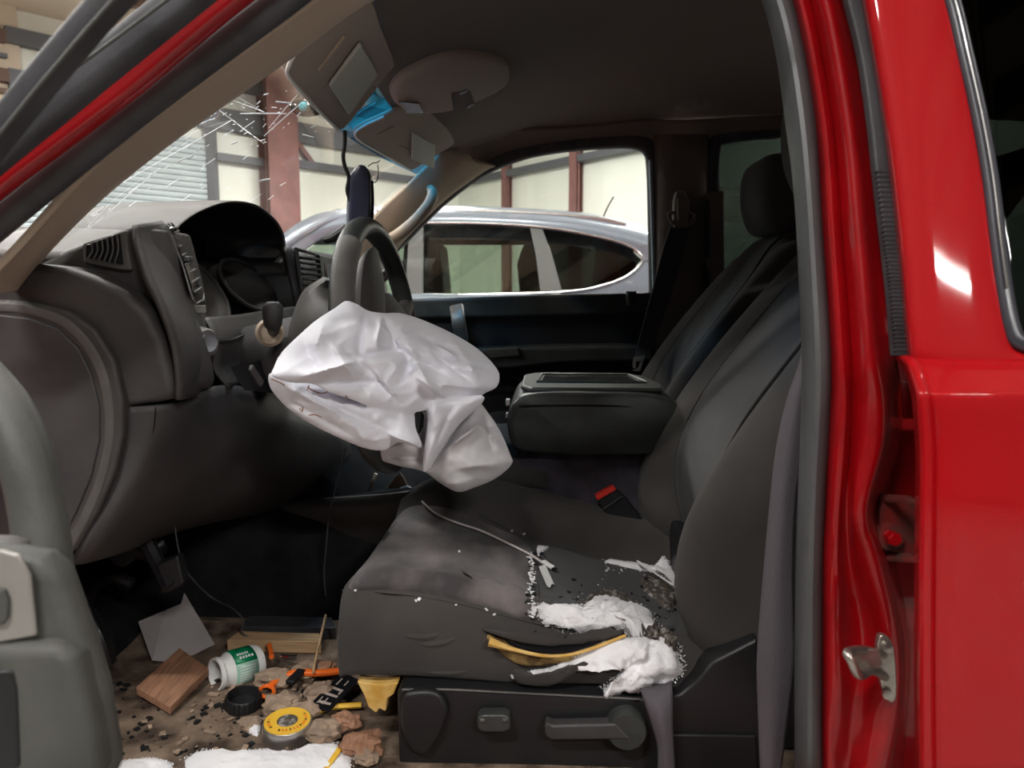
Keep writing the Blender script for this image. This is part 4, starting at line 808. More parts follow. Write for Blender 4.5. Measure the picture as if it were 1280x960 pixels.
# ================================================================ seats
def seatback_front(z):
    """X of the bolster crest at height z (relative to the eye)"""
    t = [(-.50, .215), (-.46, .195), (-.42, .174), (-.375, .165), (-.30, .178), (-.235, .210), (-.16, .256), (-.05, .336), (.09, .452), (.14, .49)]
    for (a, x), (b, y) in zip(t, t[1:]):
        if z <= b: q = (z - a) / (b - a); return x + (y - x) * max(q, -.5)
    return t[-1][1]
def make_seat(label, dx, dy, hd=0):
    t = thing('front_seat', label, 'seat', W(.1 + dx, 1.17 + dy, -.6), 'front seats of the truck')
    c = 1.17 + dy
    fr = [(-1, .11), (-.985, .06), (-.93, .018), (-.85, 0), (-.76, .004), (-.66, .022), (-.56, .045), (-.45, .056), (-.2, .060), (0, .060), (.2, .060), (.45, .056), (.56, .045), (.66, .022), (.76, .004), (.85, 0), (.93, .018), (.985, .06), (1, .11)]
    bk = [(.9, .17), (.4, .18), (-.4, .18), (-.9, .17)]
    rings = []; zs = [(-.520, .88, .035), (-.508, .96, .014), (-.475, .99, .0), (-.40, .98, 0), (-.30, 1, 0), (-.2, 1, 0), (-.1, .99, 0), (0, .94, 0), (.07, .86, .0), (.105, .80, .012), (.118, .74, .04)]
    for z, w, ex in zs:
        x0 = seatback_front(z) + ex; k = max(0, min(1, (.11 - z) / .12)) * .6 + .4; k *= .8 + .6 * max(0, min(1, (-.2 - z) / .2))
        rings.append([W(x0 + dx + o * (k if abs(q) < .8 else 1), c + q * .252 * w, z + o * .5) for q, o in fr] + [W(x0 + dx + o, c + q * .252 * w, z + o * .5) for q, o in bk])
    V, Fc = g_loft(rings, 2, 4); mk('backrest', V, Fc, M['fabric'], t, autos=False)
    # centre panel with its own cloth and seams
    rows = []
    for z, w, ex in zs[2:-1]:
        x0 = seatback_front(z) + ex; k = max(0, min(1, (.11 - z) / .12)) * .6 + .4; k *= .8 + .6 * max(0, min(1, (-.2 - z) / .2))
        rows.append([W(x0 + dx + o * k - .004, c + q * .252 * w, z + o * .5) for q, o in ((-.55, .047), (-.45, .056), (-.2, .058), (0, .058), (.2, .058), (.45, .056), (.55, .047))])
    V, Fc, _, _ = g_patch(rows, 3, 4); mk('centre_panel', V, Fc, M['fabricl'], t, solid=.003)
    for i in (0, -1):
        V, Fc = g_tube([r[i] + Vector((-.002, 0, 0)) for r in rows], .0015, 6, 5); mk('seam_piping', V, Fc, M['fabric'], t)
    # headrest on two chrome posts
    for q in (-.07, .07):
        V, Fc = g_tube([W(.47 + dx + hd, c + q, .07), W(.46 + dx + hd, c + q, .2)], .0055, 10, 2); mk('headrest_post', V, Fc, M['chrome'], t)
    rings = []
    for z, xf, xb, w in ((.125, .43, .47, .08), (.135, .405, .50, .115), (.18, .385, .51, .132), (.24, .378, .51, .135), (.29, .385, .50, .12), (.31, .41, .475, .08)):
        rings.append([W((xf + xb) / 2 + dx + hd + (xb - xf) / 2 * sgn(math.cos(a)) * abs(math.cos(a)) ** .7, c + w * sgn(math.sin(a)) * abs(math.sin(a)) ** .6, z + .014) for a in [2 * math.pi * k / 16 for k in range(16)]])
    V, Fc = g_loft(rings, 2, 4); mk('headrest', V, Fc, M['fabric'], t, autos=False)
    # cushion
    ys = [(-.97, -.145), (-1.02, -.11), (-1.04, -.06), (-1.0, -.025), (-.93, -.006), (-.84, 0), (-.74, -.008), (-.6, -.026), (-.4, -.034), (0, -.036), (.4, -.034), (.58, -.028), (.70, .016), (.82, .040), (.92, .030), (1, -.01), (1.02, -.07), (1.0, -.12)]
    rings = []
    for x, z, w, hk in ((-.245, -.475, .86, .3), (-.268, -.435, .93, .4), (-.270, -.395, .98, .3), (-.252, -.378, 1.0, .35), (-.20, -.374, 1, .85), (-.12, -.382, 1, 1), (-.04, -.398, 1, 1), (.04, -.418, 1, 1), (.12, -.438, 1, 1), (.20, -.452, .98, 1), (.27, -.46, .95, 1)):
        front = x < -.24
        r = []
        for q, o in ys:
            zz = z + (o * hk if abs(q) < .95 else o)
            r.append(W(x + dx + (0 if not front else .0), c + q * .238 * w, max(zz, -.512 + .012 * abs(q))))
        r += [W(x + dx, c + q * .238 * w, -.515) for q in (.7, 0, -.7)]
        rings.append(r)
    V, Fc = g_loft(rings, 3, 4); cu = mk('seat_cushion', V, Fc, M['fabric'], t, autos=False)
    return t, cu
def sgn(v): return -1 if v < 0 else 1
seatD, cushD = make_seat('torn driver seat in charcoal cloth nearest the open door', 0, 0, -.018)
seatP, cushP = make_seat('undamaged charcoal passenger seat beyond the centre console', .055, .775, .055)
for o, l in ((seatD, None),):
    pass
bvc = bvh_of(cushD)
def onseat(x, y, h=.002):
    p, n = hit(bvc, x, y); return (p + n * h) if p else P(x, y, 1.0)
# dusty front panel of the driver's cushion
V, Fc = g_drape(bvc, [(432, 736), (458, 696), (484, 660), (512, 632), (560, 634), (612, 655), (664, 682), (665, 730), (664, 776), (610, 760), (550, 746), (480, 738)], .007, 14, 5, lift=.0015, flat=.6)
mk('front_panel', V, Fc, M['dusty'], seatD, autos=False)
V, Fc = g_drape(bvc, [(674, 686), (740, 698), (832, 714), (845, 745), (842, 790), (800, 794), (740, 790), (676, 778)], .004, 14, 5, lift=.001, flat=.5)
mk('rear_panel', V, Fc, M['fabricl'], seatD, autos=False)
bvc = bvh_of(cushD, [o for o in seatD.children if o.name.startswith('front_panel')][0], [o for o in seatD.children if o.name.startswith('rear_panel')][0])
# seams of the driver's cushion
for pts in ([(428, 738), (470, 740), (520, 745), (580, 756), (640, 772), (700, 785), (760, 790)], [(668, 684), (670, 700), (672, 730), (672, 760), (668, 776)], [(560, 612), (600, 642), (650, 668), (700, 684), (760, 698), (825, 712)]):
    V, Fc = g_tube([onseat(x, y, .0002) for x, y in pts], .0011, 6, 5); mk('seam_piping', V, Fc, M['fabric'], seatD)
# seat base and side panel with its controls
sp = [(496, 868), (500, 861), (560, 862), (640, 866), (720, 870), (800, 874), (850, 868), (872, 850), (890, 828), (948, 798), (955, 1010), (500, 1010)]
slab('side_panel', sp, .905, .04, M['black'], seatD, bevel=.005, bseg=3)
slab('rear_side_panel', [(840, 918), (946, 920), (950, 1010), (840, 1010)], .90, .03, M['black'], seatD, bevel=.003)
V, Fc = g_tube([P(x, y, .903) for x, y in [(503, 862), (560, 862), (640, 866), (720, 870), (800, 874)]], .0015, 6, 5); mk('panel_edge', V, Fc, M['plastg'], seatD)
V, Fc = g_box(W(.04, 1.17, -.555), (.40, .40, .09)); mk('seat_base', V, Fc, M['black'], seatD, bevel=.01)
V, Fc = g_box(W(.28, 1.17, -.50), (.12, .44, .2)); mk('recliner_base', V, Fc, M['black'], seatD, bevel=.01)
slab('front_trim', [(502, 874), (515, 866), (545, 866), (560, 885), (556, 905), (548, 925), (530, 945), (510, 935), (500, 905)], .893, .02, M['black'], seatD, bevel=.006, bseg=4, smooth_n=3)
slab('power_switch', [(596, 898), (602, 894), (630, 894), (638, 898), (638, 912), (630, 916), (604, 916), (597, 912)], .885, .02, M['vinyl'], seatD, bevel=.003)
for x in (603, 631): V, Fc = g_box(P(x, 900, .884), (.006, .003, .004)); mk('switch_glint', V, Fc, M['plastg'], seatD, bevel=.001)
V, Fc = g_lathe([(.026, 0), (.026, .014), (.023, .019), (.001, .02)], P(782, 905, .905), (0, -1, 0), 32); kl = mk('recline_lever', V, Fc, M['vinyl'], seatD)
slab('lever_arm', [(680, 908), (684, 903), (690, 907), (770, 905), (790, 925), (690, 926), (682, 922)], .884, .018, M['plastd'], kl, bevel=.004, bseg=3)
# rip in the bolster: folded cloth lips around yellow foam
def rip(pts, h, w, r_=5): return g_tube([onseat(x, y, h) for x, y in pts], 1.0, 0, r_, prof=rect_prof(w, .003, .6), up=YU)
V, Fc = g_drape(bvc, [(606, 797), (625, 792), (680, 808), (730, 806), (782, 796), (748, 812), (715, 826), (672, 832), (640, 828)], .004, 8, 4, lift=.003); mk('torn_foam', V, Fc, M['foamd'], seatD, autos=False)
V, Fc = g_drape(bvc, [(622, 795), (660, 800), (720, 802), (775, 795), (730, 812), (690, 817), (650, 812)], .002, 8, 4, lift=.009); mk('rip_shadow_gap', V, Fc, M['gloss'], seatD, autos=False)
V, Fc = g_tube([onseat(x, y, .016) for x, y in [(612, 797), (640, 806), (675, 814), (705, 816), (735, 810), (778, 799)]], [.006, .0028, .0022, .002, .0022, .002], 7, 6); mk('foam_lip', V, Fc, M['foam'], seatD)
V, Fc = g_drape(bvc, [(600, 786), (650, 792), (700, 797), (750, 791), (782, 790), (778, 799), (730, 804), (690, 806), (640, 800)], .010, 8, 5, lift=.010, flat=.5); mk('cloth_flap', V, Fc, M['fabric'], seatD, autos=False)
V, Fc = g_drape(bvc, [(642, 836), (672, 838), (720, 826), (775, 808), (768, 818), (720, 836), (690, 850), (655, 850), (640, 846)], .010, 8, 5, lift=.006, flat=.5); mk('cloth_flap', V, Fc, M['fabric'], seatD, autos=False)
# centre console
CO = thing('centre_console', 'black leatherette centre console with rounded padded armrest lid between the seats', 'console', W(.09, 1.5, -.6))
rings = []
for y, s in ((1.355, .90), (1.362, .97), (1.38, 1), (1.5, 1), (1.64, 1), (1.665, .96), (1.672, .9)):
    xc, zc = .088, -.238
    rings.append([W(xc + (a - xc) * s, y, zc + (b - zc) * s) for a, b in [(-.068, -.27), (-.074, -.235), (-.066, -.205), (-.045, -.187), (0, -.18), (.10, -.18), (.19, -.183), (.235, -.20), (.25, -.235), (.245, -.275), (.20, -.292), (.09, -.295), (0, -.293), (-.05, -.288)]])
V, Fc = g_loft(rings, 3, 3); mk('armrest', V, Fc, M['vinyl'], CO, autos=False)
V, Fc = g_prism([W(a, b, -.184) for a, b in [(-.03, 1.385), (-.05, 1.42), (-.05, 1.60), (-.03, 1.65), (.17, 1.65), (.20, 1.6), (.22, 1.45), (.21, 1.385)]], Vector((0, 0, .010))); mk('lid', V, Fc, M['vinyl'], CO, bevel=.005, bseg=4)
V, Fc = g_prism([W(a, b, -.1745) for a, b in [(-.012, 1.47), (-.005, 1.595), (.165, 1.595), (.182, 1.47)]], Vector((0, 0, .0015))); mk('lid_slot', V, Fc, M['gloss'], CO, smooth=False)
V, Fc = g_tube([W(a, b, -.173) for a, b in [(-.02, 1.463), (-.012, 1.602), (.17, 1.602), (.19, 1.463)]], .003, 8, 1, True); mk('slot_rim', V, Fc, M['vinyl'], CO)
V, Fc = g_tube([W(a, b, c) for a, b, c in [(-.071, 1.40, -.21), (-.05, 1.357, -.205), (0, 1.356, -.203), (.12, 1.356, -.203), (.24, 1.36, -.208)]], .002, 6, 5); mk('lid_seam', V, Fc, M['gloss'], CO)
V, Fc = g_box(W(-.074, 1.41, -.205), (.008, .02, .012)); mk('latch', V, Fc, M['silver'], CO, bevel=.002)
V, Fc = g_box(W(-.074, 1.41, -.23), (.008, .014, .010)); mk('latch', V, Fc, M['silver'], CO, bevel=.002)
V, Fc = g_box(W(.10, 1.53, -.40), (.31, .28, .22)); mk('console_box', V, Fc, M['carpetp'], CO, bevel=.02, bseg=4)
V, Fc = g_loft([[W(x, 1.53 + q * .13, z + dz) for q, dz in ((-1, -.08), (-1, -.02), (-.8, .005), (0, .01), (.8, .005), (1, -.02), (1, -.08))] for x, z in ((-.22, -.36), (-.21, -.31), (-.17, -.295), (-.08, -.29), (.0, -.295))], 3, 4); mk('middle_seat_pad', V, Fc, M['fabric'], CO, autos=False)
BK = thing('belt_buckle', 'black seat belt buckle with bright red release button beside the console', 'seat belt buckle', P(775, 640, 1.40))
bd = (P(757, 616, 1.36) - P(796, 660, 1.38)); 
V, Fc = g_prism([P(x, y, 1.355) for x, y in [(745, 624), (769, 612), (781, 621), (812, 660), (790, 680), (768, 660)]], Vector((0, .022, 0))); mk('housing', V, Fc, M['black'], BK, bevel=.003)
V, Fc = g_prism([P(x, y, 1.352) for x, y in [(744, 620), (766, 608), (771, 612), (747, 626)]], Vector((0, .018, 0))); mk('release_button', V, Fc, M['redbtn'], BK, bevel=.0015)
V, Fc = g_bar(P(753, 637, 1.35), P(778, 620, 1.35), .001, .001); mk('edge_line', V, Fc, M['plastg'], BK, smooth=False)
# driver belt: down the pillar, and its lap end lying over the panel
DB_ = thing('driver_seat_belt', 'grey driver seat belt webbing hanging down beside the driver seat', 'seat belt', P(970, 960, .80))
V, Fc, _, _ = g_patch([[P(a, y, d), P((a + b) / 2, y, d - .006), P(b, y, d + .002)] for y, a, b, d in [(300, 1006, 1040, .83), (430, 1003, 1022, .82), (500, 983, 1012, .815), (560, 970, 1004, .81), (640, 961, 994, .805), (740, 952, 992, .80), (820, 946, 994, .798), (880, 947, 988, .80), (980, 951, 974, .80)]], 4, 5); mk('webbing', V, Fc, M['belt'], DB_, solid=.0014)
LB_ = thing('lap_belt', 'twisted grey lap belt hanging over the seat side panel by the recline knob', 'seat belt', P(830, 960, .88))
V, Fc, _, _ = g_patch([[P(a, y, d), P((a + b) / 2, y2, d2), P(b, y3, d)] for y, y2, y3, a, b, d, d2 in [(858, 856, 852, 798, 838, .925, .92), (866, 864, 856, 802, 840, .89, .885), (885, 886, 880, 808, 841, .878, .87), (910, 911, 908, 816, 841, .876, .868), (935, 935, 932, 822, 842, .876, .87), (985, 985, 985, 822, 845, .878, .872)]], 4, 5); mk('webbing', V, Fc, M['belt'], LB_, solid=.0014)

# ================================================================ overhead: visors, console, mirror
def visor(lbl, c4, mir, s1, s2, dvec, edge):
    t = thing('sun_visor', lbl, 'sun visor', sum((Vector(p) for p in c4), Vector()) / len(c4))
    V, Fc = g_prism(cr(c4, 4, True), dvec); mk('pad', V, Fc, M['visor'], t, bevel=.005, bseg=3)
    V, Fc = g_tube(edge, .0026, 8, 5); mk('edge_piping', V, Fc, M['white'], t)
    nn = dvec.normalized() * -1
    V, Fc = g_prism([p + nn * .002 for p in mir], nn * .006); mk('mirror_flap', V, Fc, M['flap'], t, bevel=.002)
    for a, b in (s1, s2):
        if a is not None: V, Fc = g_tube([a + nn * .001, b + nn * .001], .0022, 6, 1); mk('moulded_groove', V, Fc, M['beige'], t)
    return t
def pv(px, py, a, b, c):
    """point of a pixel ray on the plane through a, b, c"""
    n = (b - a).cross(c - a); d = ray(px, py); o = Vector((0, 0, CZ)); return o + d * ((a - o).dot(n) / d.dot(n))
a, b, c = P(462, 0, 1.02), P(494, 78, 1.40), P(361, 92, 1.0)
q = lambda x, y: pv(x, y, a, b, c)
nrm = (b - a).cross(c - a).normalized(); nrm = nrm if nrm.dot(a - Vector((0, 0, CZ))) > 0 else -nrm
visor('large grey beige sun visor folded down above the steering wheel', [q(462, 0), q(478, 36), q(494, 78), q(486, 92), q(440, 150), q(425, 163), q(412, 152), q(372, 108), q(361, 94), q(362, 82), q(374, 58), q(390, 36), q(410, 16)],
      [q(408, 103), q(447, 50), q(469, 88), q(433, 140)], (q(398, 86), q(430, 44)), (q(447, 134), q(468, 108)), nrm * .014, [q(390, 35), q(376, 55), q(361, 82), q(362, 98), q(390, 130), q(424, 164)])
a, b, c = P(502, 136, 1.72), P(566, 178, 2.08), P(444, 170, 1.72)
nrm = (b - a).cross(c - a).normalized(); nrm = nrm if nrm.dot(a - Vector((0, 0, CZ))) > 0 else -nrm
visor('smaller grey beige sun visor on the passenger side, with its mirror flap hanging open', [q(502, 136), q(525, 134), q(548, 150), q(568, 176), q(560, 186), q(536, 200), q(515, 213), q(500, 206), q(470, 188), q(448, 175), q(444, 166), q(456, 157), q(480, 146)],
      [q(514, 162), q(543, 180), q(541, 208), q(513, 196)], (q(470, 168), q(492, 158)), (q(500, 182), q(510, 188)), nrm * .012, [q(480, 146), q(456, 157), q(444, 167), q(452, 178), q(480, 194), q(514, 213)])
oc = thing('overhead_console', 'grey beige oval overhead console with map lights on the headliner', 'overhead console', W(-.1, 1.65, .5))
pts = [(486, 108), (494, 124), (512, 132), (531, 133), (556, 130), (582, 122), (610, 110), (631, 97), (634, 84), (630, 72), (610, 66), (575, 62), (540, 68), (500, 88)]
bvh_h = bvh_of(liner); base_ = [hit(bvh_h, x, y)[0] for x, y in pts]; cen = sum(base_, Vector()) / len(base_); ocn = hit(bvh_h, 560, 100)[1]
rings = [[p - ocn * .004 for p in base_], [p + ocn * .002 for p in base_], [p + ocn * .012 for p in base_], [p.lerp(cen, .08) + ocn * .022 for p in base_], [p.lerp(cen, .35) + ocn * .028 for p in base_], [p.lerp(cen, .95) + ocn * .030 for p in base_]]
V, Fc = g_loft(rings, 3, 3); mk('shell', V, Fc, M['visor'], oc, autos=False)
def gz(x, y, z=.030): return hit(bvh_h, x, y)[0] + ocn * z
V, Fc = g_prism([gz(490, 108), gz(516, 112), gz(522, 124), gz(500, 124)], ocn * .003); mk('map_light', V, Fc, M['gloss'], oc, bevel=.001)
V, Fc = g_prism([gz(556, 98), gz(580, 96), gz(586, 112), gz(560, 122)], ocn * .003); mk('button_panel', V, Fc, M['liner'], oc, bevel=.001)
for x, y in ((572, 98), (581, 116)):
    V, Fc = g_lathe([(.002, 0), (.010, 0), (.010, .003), (.002, .004)], gz(x, y, .030), ocn, 14); mk('button', V, Fc, M['gloss'], oc)
# mirror: it hangs by its cord in front of the glass
mt = thing('mirror_mount', 'dark oval mirror mount stuck to the upper windshield behind the visor', 'mirror mount', P(384, 134, 1.5))
V, Fc = g_loft([[P(x + w * math.cos(a_), y + h * math.sin(a_), d) for a_ in [2 * math.pi * k / 12 for k in range(12)]] for x, y, w, h, d in ((384, 134, 14, 8, 1.50), (384, 134, 22, 12, 1.51), (386, 134, 22, 12, 1.53), (388, 134, 12, 8, 1.55))], 2, 3); mk('foot', V, Fc, M['gloss'], mt)
V, Fc = g_lathe([(.002, 0), (.009, 0), (.006, .008), (.001, .009)], P(379, 133, 1.50), (0, -1, 0), 14); mk('stud', V, Fc, mat('teal_lens', (.05, .5, .6), .2), mt)
mr = thing('rear_view_mirror', 'dark blue-black rear-view mirror hanging edge-on from its cord above the steering wheel', 'mirror', P(449, 280, 1.40))
V, Fc = g_loft([[P(x + dx, y + dy, 1.40 + dd_) for dx, dy, dd_ in ((-w, 2, 0), (-w * .6, -1, -.012), (w * .8, 0, -.014), (w, 2, 0), (w, 2, .03), (-w, 2, .03))] for x, y, w in ((452, 207, 5), (451, 211, 9), (450, 222, 13), (450, 245, 14), (449, 265, 14), (448, 284, 13), (448, 290, 10))], 2, 4)
mk('housing', V, Fc, mat('navy_black_plastic', (.02, .022, .05), .35), mr)
V, Fc = g_tube([P(465, 226, 1.41), P(466, 250, 1.41), P(465, 282, 1.41)], .003, 6, 3); mk('glass_edge', V, Fc, M['gloss'], mr)
V, Fc = g_tube([P(x, y, 1.40) for x, y in [(431, 163), (431, 180), (429, 195), (431, 208), (436, 222), (434, 238), (438, 252)]], .0038, 7, 6); mk('cord', V, Fc, M['black'], mr)
V, Fc = g_tube([P(x, y, 1.41) for x, y in [(460, 208), (466, 204), (472, 203), (475, 200)]], .0009, 5, 5); mk('wire_end', V, Fc, M['gloss'], mr)
V, Fc = g_tube([P(x, y, 1.41) for x, y in [(472, 206), (473, 215), (471, 226), (466, 229)]], .0009, 5, 5); mk('wire_end', V, Fc, M['gloss'], mr)
V, Fc = g_tube([P(x, y, 1.42) for x, y in [(434, 284), (424, 292), (414, 298), (405, 300)]], [.008, .009, .008, .006], 8, 4); mk('mirror_arm', V, Fc, M['black'], mr)
# column cover beside the wheel
V, Fc = g_loft([[P(x, y, d) for x, y, d in r] for r in [
    [(408, 350, 1.14), (404, 346, 1.2), (412, 348, 1.26), (416, 352, 1.2)], [(386, 368, 1.13), (382, 362, 1.2), (415, 362, 1.27), (424, 372, 1.16)],
    [(374, 398, 1.12), (370, 392, 1.2), (420, 385, 1.28), (426, 398, 1.12)], [(366, 430, 1.12), (362, 425, 1.2), (420, 420, 1.28), (426, 430, 1.11)],
    [(362, 450, 1.12), (360, 448, 1.2), (410, 448, 1.27), (415, 450, 1.12)]]], 4, 4)
mk('column_cover', V, Fc, M['plastg'], SW)
# ================================================================ litter on the seat
bvs = bvh_of(*([cushD] + [o for o in seatD.children if o.name.startswith(('front_panel', 'rear_panel'))] + [o for o in seatD.children if o.name.startswith('side_panel')]))
def lay(name, mt_, out, h, lb=None, cat=None, kind=None, parent=None, grp=None, b=None, **k):
    b = b or bvs; V, Fc = g_drape(b, out, h, flat=.9 if mt_ == 'stuffing' else .4, **k)
    if mt_ == 'stuffing':                                  # loose fibres fray the edge and the top
        rr = random.Random(int(out[0][0])); mb = MB().add(V, Fc); n = len(out); A_ = sum(abs(p[0] - out[0][0]) for p in out) / n
        cx, cy = sum(p[0] for p in out) / n, sum(p[1] for p in out) / n
        for q_ in range(int(min(1400, 100 + 22 * A_))):
            i = rr.randrange(n); t = rr.random(); p0, p1 = out[i], out[(i + 1) % n]; x, y = p0[0] + (p1[0] - p0[0]) * t, p0[1] + (p1[1] - p0[1]) * t
            s_ = rr.choice((rr.uniform(.85, 1.07), rr.uniform(.3, 1))); x, y = cx + (x - cx) * s_, cy + (y - cy) * s_
            p, nn = hit(b, x, y)
            if not p: continue
            d_ = Vector((rr.gauss(0, 1), rr.gauss(0, 1), rr.gauss(0, .5))); l_ = rr.uniform(.001, .0032); p = p + nn * rr.uniform(.001, .4 * h + h * (1 - min(1, s_)) + .002); d_.normalize(); w_ = rr.uniform(.0003, .0008)
            e_ = d_.cross(nn).normalized() * w_ if abs(d_.dot(nn)) < .99 else Vector((w_, 0, 0))
            m_ = p + nn * l_ * .3; mb.add([p - d_ * l_ - e_, m_ - e_, p + d_ * l_, m_ + e_], [(0, 1, 2, 3)])
        V, Fc = mb.V, mb.F
    o = mk(name, V, Fc, M[mt_], parent, autos=False)
    return tag(o, lb, cat, grp, kind)
s1 = [(672, 758), (684, 764), (704, 760), (722, 764), (738, 752), (756, 748), (778, 756), (800, 760), (814, 770), (822, 786), (834, 796), (826, 804), (800, 796), (770, 788), (735, 788), (705, 786), (684, 780), (674, 772)]
lay('stuffing_tuft', 'stuffing', s1, .014, 'white fluffy seat stuffing spilling over the middle of the driver cushion', 'stuffing', 'stuff', K=14, n=4, jag=.10, rough=.7, rs=70)
s2 = [(704, 834), (716, 820), (738, 806), (770, 798), (800, 796), (826, 796), (842, 806), (852, 822), (850, 840), (838, 852), (818, 856), (800, 862), (770, 864), (748, 860), (768, 850), (776, 838), (770, 826), (750, 824), (730, 832)]
lay('stuffing_tuft', 'stuffing', s2, .020, 'largest tuft of white stuffing, at the rear near corner of the driver cushion', 'stuffing', 'stuff', K=16, n=4, jag=.10, rough=.7, rs=60)
lay('stuffing_tuft', 'stuffing', [(640, 842), (662, 838), (690, 834), (712, 824), (718, 828), (696, 840), (664, 844), (644, 846)], .006, 'thin strip of white stuffing under the torn cloth flap', 'stuffing', 'stuff', K=8, n=4, jag=.08, rough=.6, rs=120)
lay('stuffing_tuft', 'stuffing', [(828, 695), (834, 702), (842, 712), (850, 724), (852, 742), (842, 732), (828, 717), (800, 713), (770, 706), (754, 701), (775, 702), (805, 708), (826, 710)], .005, 'wisp of white stuffing in the seam at the foot of the driver backrest', 'stuffing', 'stuff', K=8, n=4, jag=.08, rough=.6, rs=120)
lay('stuffing_tuft', 'stuffing', [(672, 684), (686, 685), (680, 689), (673, 696), (671, 690)], .003, 'little white tuft beside the white cable plug on the driver cushion', 'stuffing', 'stuff', K=6, n=4, jag=.1, rough=.6, rs=120)
# worn seam: broken white and dark bits, crumbs
rnd = random.Random(11)
m = MB()
def crumb(b, x, y, s, mb, zf=.5):
    p, n = hit(b, x, y)
    if not p: return
    V, Fc = g_box(p + n * s * .3, (s * rnd.uniform(.6, 1.4), s * rnd.uniform(.6, 1.4), s * zf), (rnd.uniform(-.5, .5), rnd.uniform(-.5, .5), rnd.uniform(0, 3))); mb.add(V, Fc)
for k in range(110): crumb(bvs, 664 + rnd.gauss(0, 2), rnd.uniform(690, 772), rnd.choice((.0015, .003, .005)), m, .25)
for k in range(40): crumb(bvs, rnd.uniform(755, 835), 703 + rnd.gauss(0, 3) + rnd.random() * 12, rnd.choice((.0015, .0025)), m)
for x, y in ((445, 737), (520, 751), (524, 749), (570, 756), (608, 762), (618, 768), (574, 690), (655, 668), (640, 664)): crumb(bvs, x, y, .004, m, .3)
for k in range(14): crumb(bvs, rnd.gauss(760, 30), rnd.gauss(745, 12), rnd.choice((.001, .002)), m)
tag(m.mk('white_crumbs', M['stuffing'], smooth=False), 'white crumbs along the worn seams of the driver cushion', 'crumbs', None, 'stuff')
m = MB()
for k in range(150):
    c_ = rnd.choice(((680, 700, 8, 6), (740, 742, 22, 8), (800, 745, 18, 14), (830, 735, 8, 18), (664, 735, 4, 28), (835, 770, 8, 18), (720, 770, 20, 10)))
    crumb(bvs, rnd.gauss(c_[0], c_[2]), rnd.gauss(c_[1], c_[3]), rnd.choice((.0012, .002, .0035, .005)), m)
tag(m.mk('dirt_crumbs', M['black'], smooth=False), 'black crumbs and dirt scattered over the torn cushion', 'crumbs', None, 'stuff')
lay('grime_patch', 'grime', [(732, 750), (742, 742), (760, 738), (780, 744), (792, 756), (806, 762), (798, 768), (775, 766), (755, 766), (740, 762)], .005, 'crumpled patch of glassy film and grime above the middle white stuffing', 'debris', 'stuff', K=8, n=4, jag=.2, rough=1.2, rs=150)
lay('grime_patch', 'grime', [(800, 722), (820, 722), (842, 738), (846, 752), (838, 764), (826, 756), (812, 745), (802, 735)], .003, 'brown grime beside the cotton swab on the driver cushion', 'debris', 'stuff', K=8, n=4, jag=.2, rough=1.2, rs=150)
lay('grime_patch', 'grime', [(796, 786), (818, 790), (840, 802), (846, 816), (836, 820), (822, 806), (802, 796)], .016, 'clear crinkled film lying on the largest stuffing tuft', 'debris', 'stuff', K=8, n=4, jag=.2, rough=1.0, rs=150)
for pts in ([(492, 790), (515, 796), (540, 795), (562, 786)], [(512, 802), (535, 806), (560, 802), (585, 790)], [(610, 835), (560, 842), (500, 838)]):
    V, Fc = g_tube([onseat(x, y, -.0035) for x, y in pts], [.001] + [.0055] * (len(pts) - 2) + [.001], 8, 6); mk('cloth_fold', V, Fc, M['fabric'], seatD)
# cable with its plug, paper tag, cotton swab
cbl = thing('charging_cable', 'pale grey charging cable lying across the driver cushion with white plug', 'cable', onseat(684, 712))
pts = [P(498, 612, 1.42), P(512, 609, 1.40)] + [onseat(x, y, .004) for x, y in [(530, 632), (545, 645), (570, 656), (600, 666), (630, 680), (660, 695), (680, 708)]]
V, Fc = g_tube(pts, .0021, 7, 6); mk('cord', V, Fc, M['cable'], cbl)
V, Fc = g_bar(onseat(678, 706, .006), onseat(690, 714, .006), .008, .005); mk('plug', V, Fc, M['white'], cbl, bevel=.0012)
V, Fc = g_bar(onseat(690, 714, .006), onseat(695, 717, .006), .0055, .002); mk('connector', V, Fc, M['chrome'], cbl, smooth=False)
pp = [onseat(x, y, .004) for x, y in [(674, 712), (681, 709), (692, 734), (689, 733), (687, 738), (683, 736)]]
V, Fc = g_prism(pp, Vector((0, -.0002, .001))); tag(mk('paper_tag', V, Fc, M['white'], smooth=False), 'small white notched tag beside the cable plug on the cushion', 'tag')
sb = thing('cotton_swab', 'used cotton swab lying on the driver cushion near the backrest', 'cotton swab', onseat(817, 728))
V, Fc = g_tube([onseat(797, 714, .016), onseat(837, 742, .016)], .0015, 6, 1); mk('stick', V, Fc, M['white'], sb)
for a_, b_ in (((794, 712), (801, 717)), ((833, 739), (839, 743))):
    V, Fc = g_tube([onseat(*a_, .016), onseat((a_[0] + b_[0]) / 2, (a_[1] + b_[1]) / 2, .016), onseat(*b_, .016)], [.0015, .0024, .0015], 8, 3); mk('cotton_tip', V, Fc, M['white'], sb)
# foam hanging under the seat front
V, Fc = g_prism([P(x, y, .93) for x, y in [(446, 852), (472, 856), (498, 853), (492, 868), (484, 874), (482, 890), (474, 886), (470, 892), (460, 884), (456, 872)]], Vector((0, .02, 0)))
tag(mk('foam_piece', V, Fc, M['foam'], bevel=.002), 'orange yellow foam piece sticking out under the front of the driver seat', 'foam')

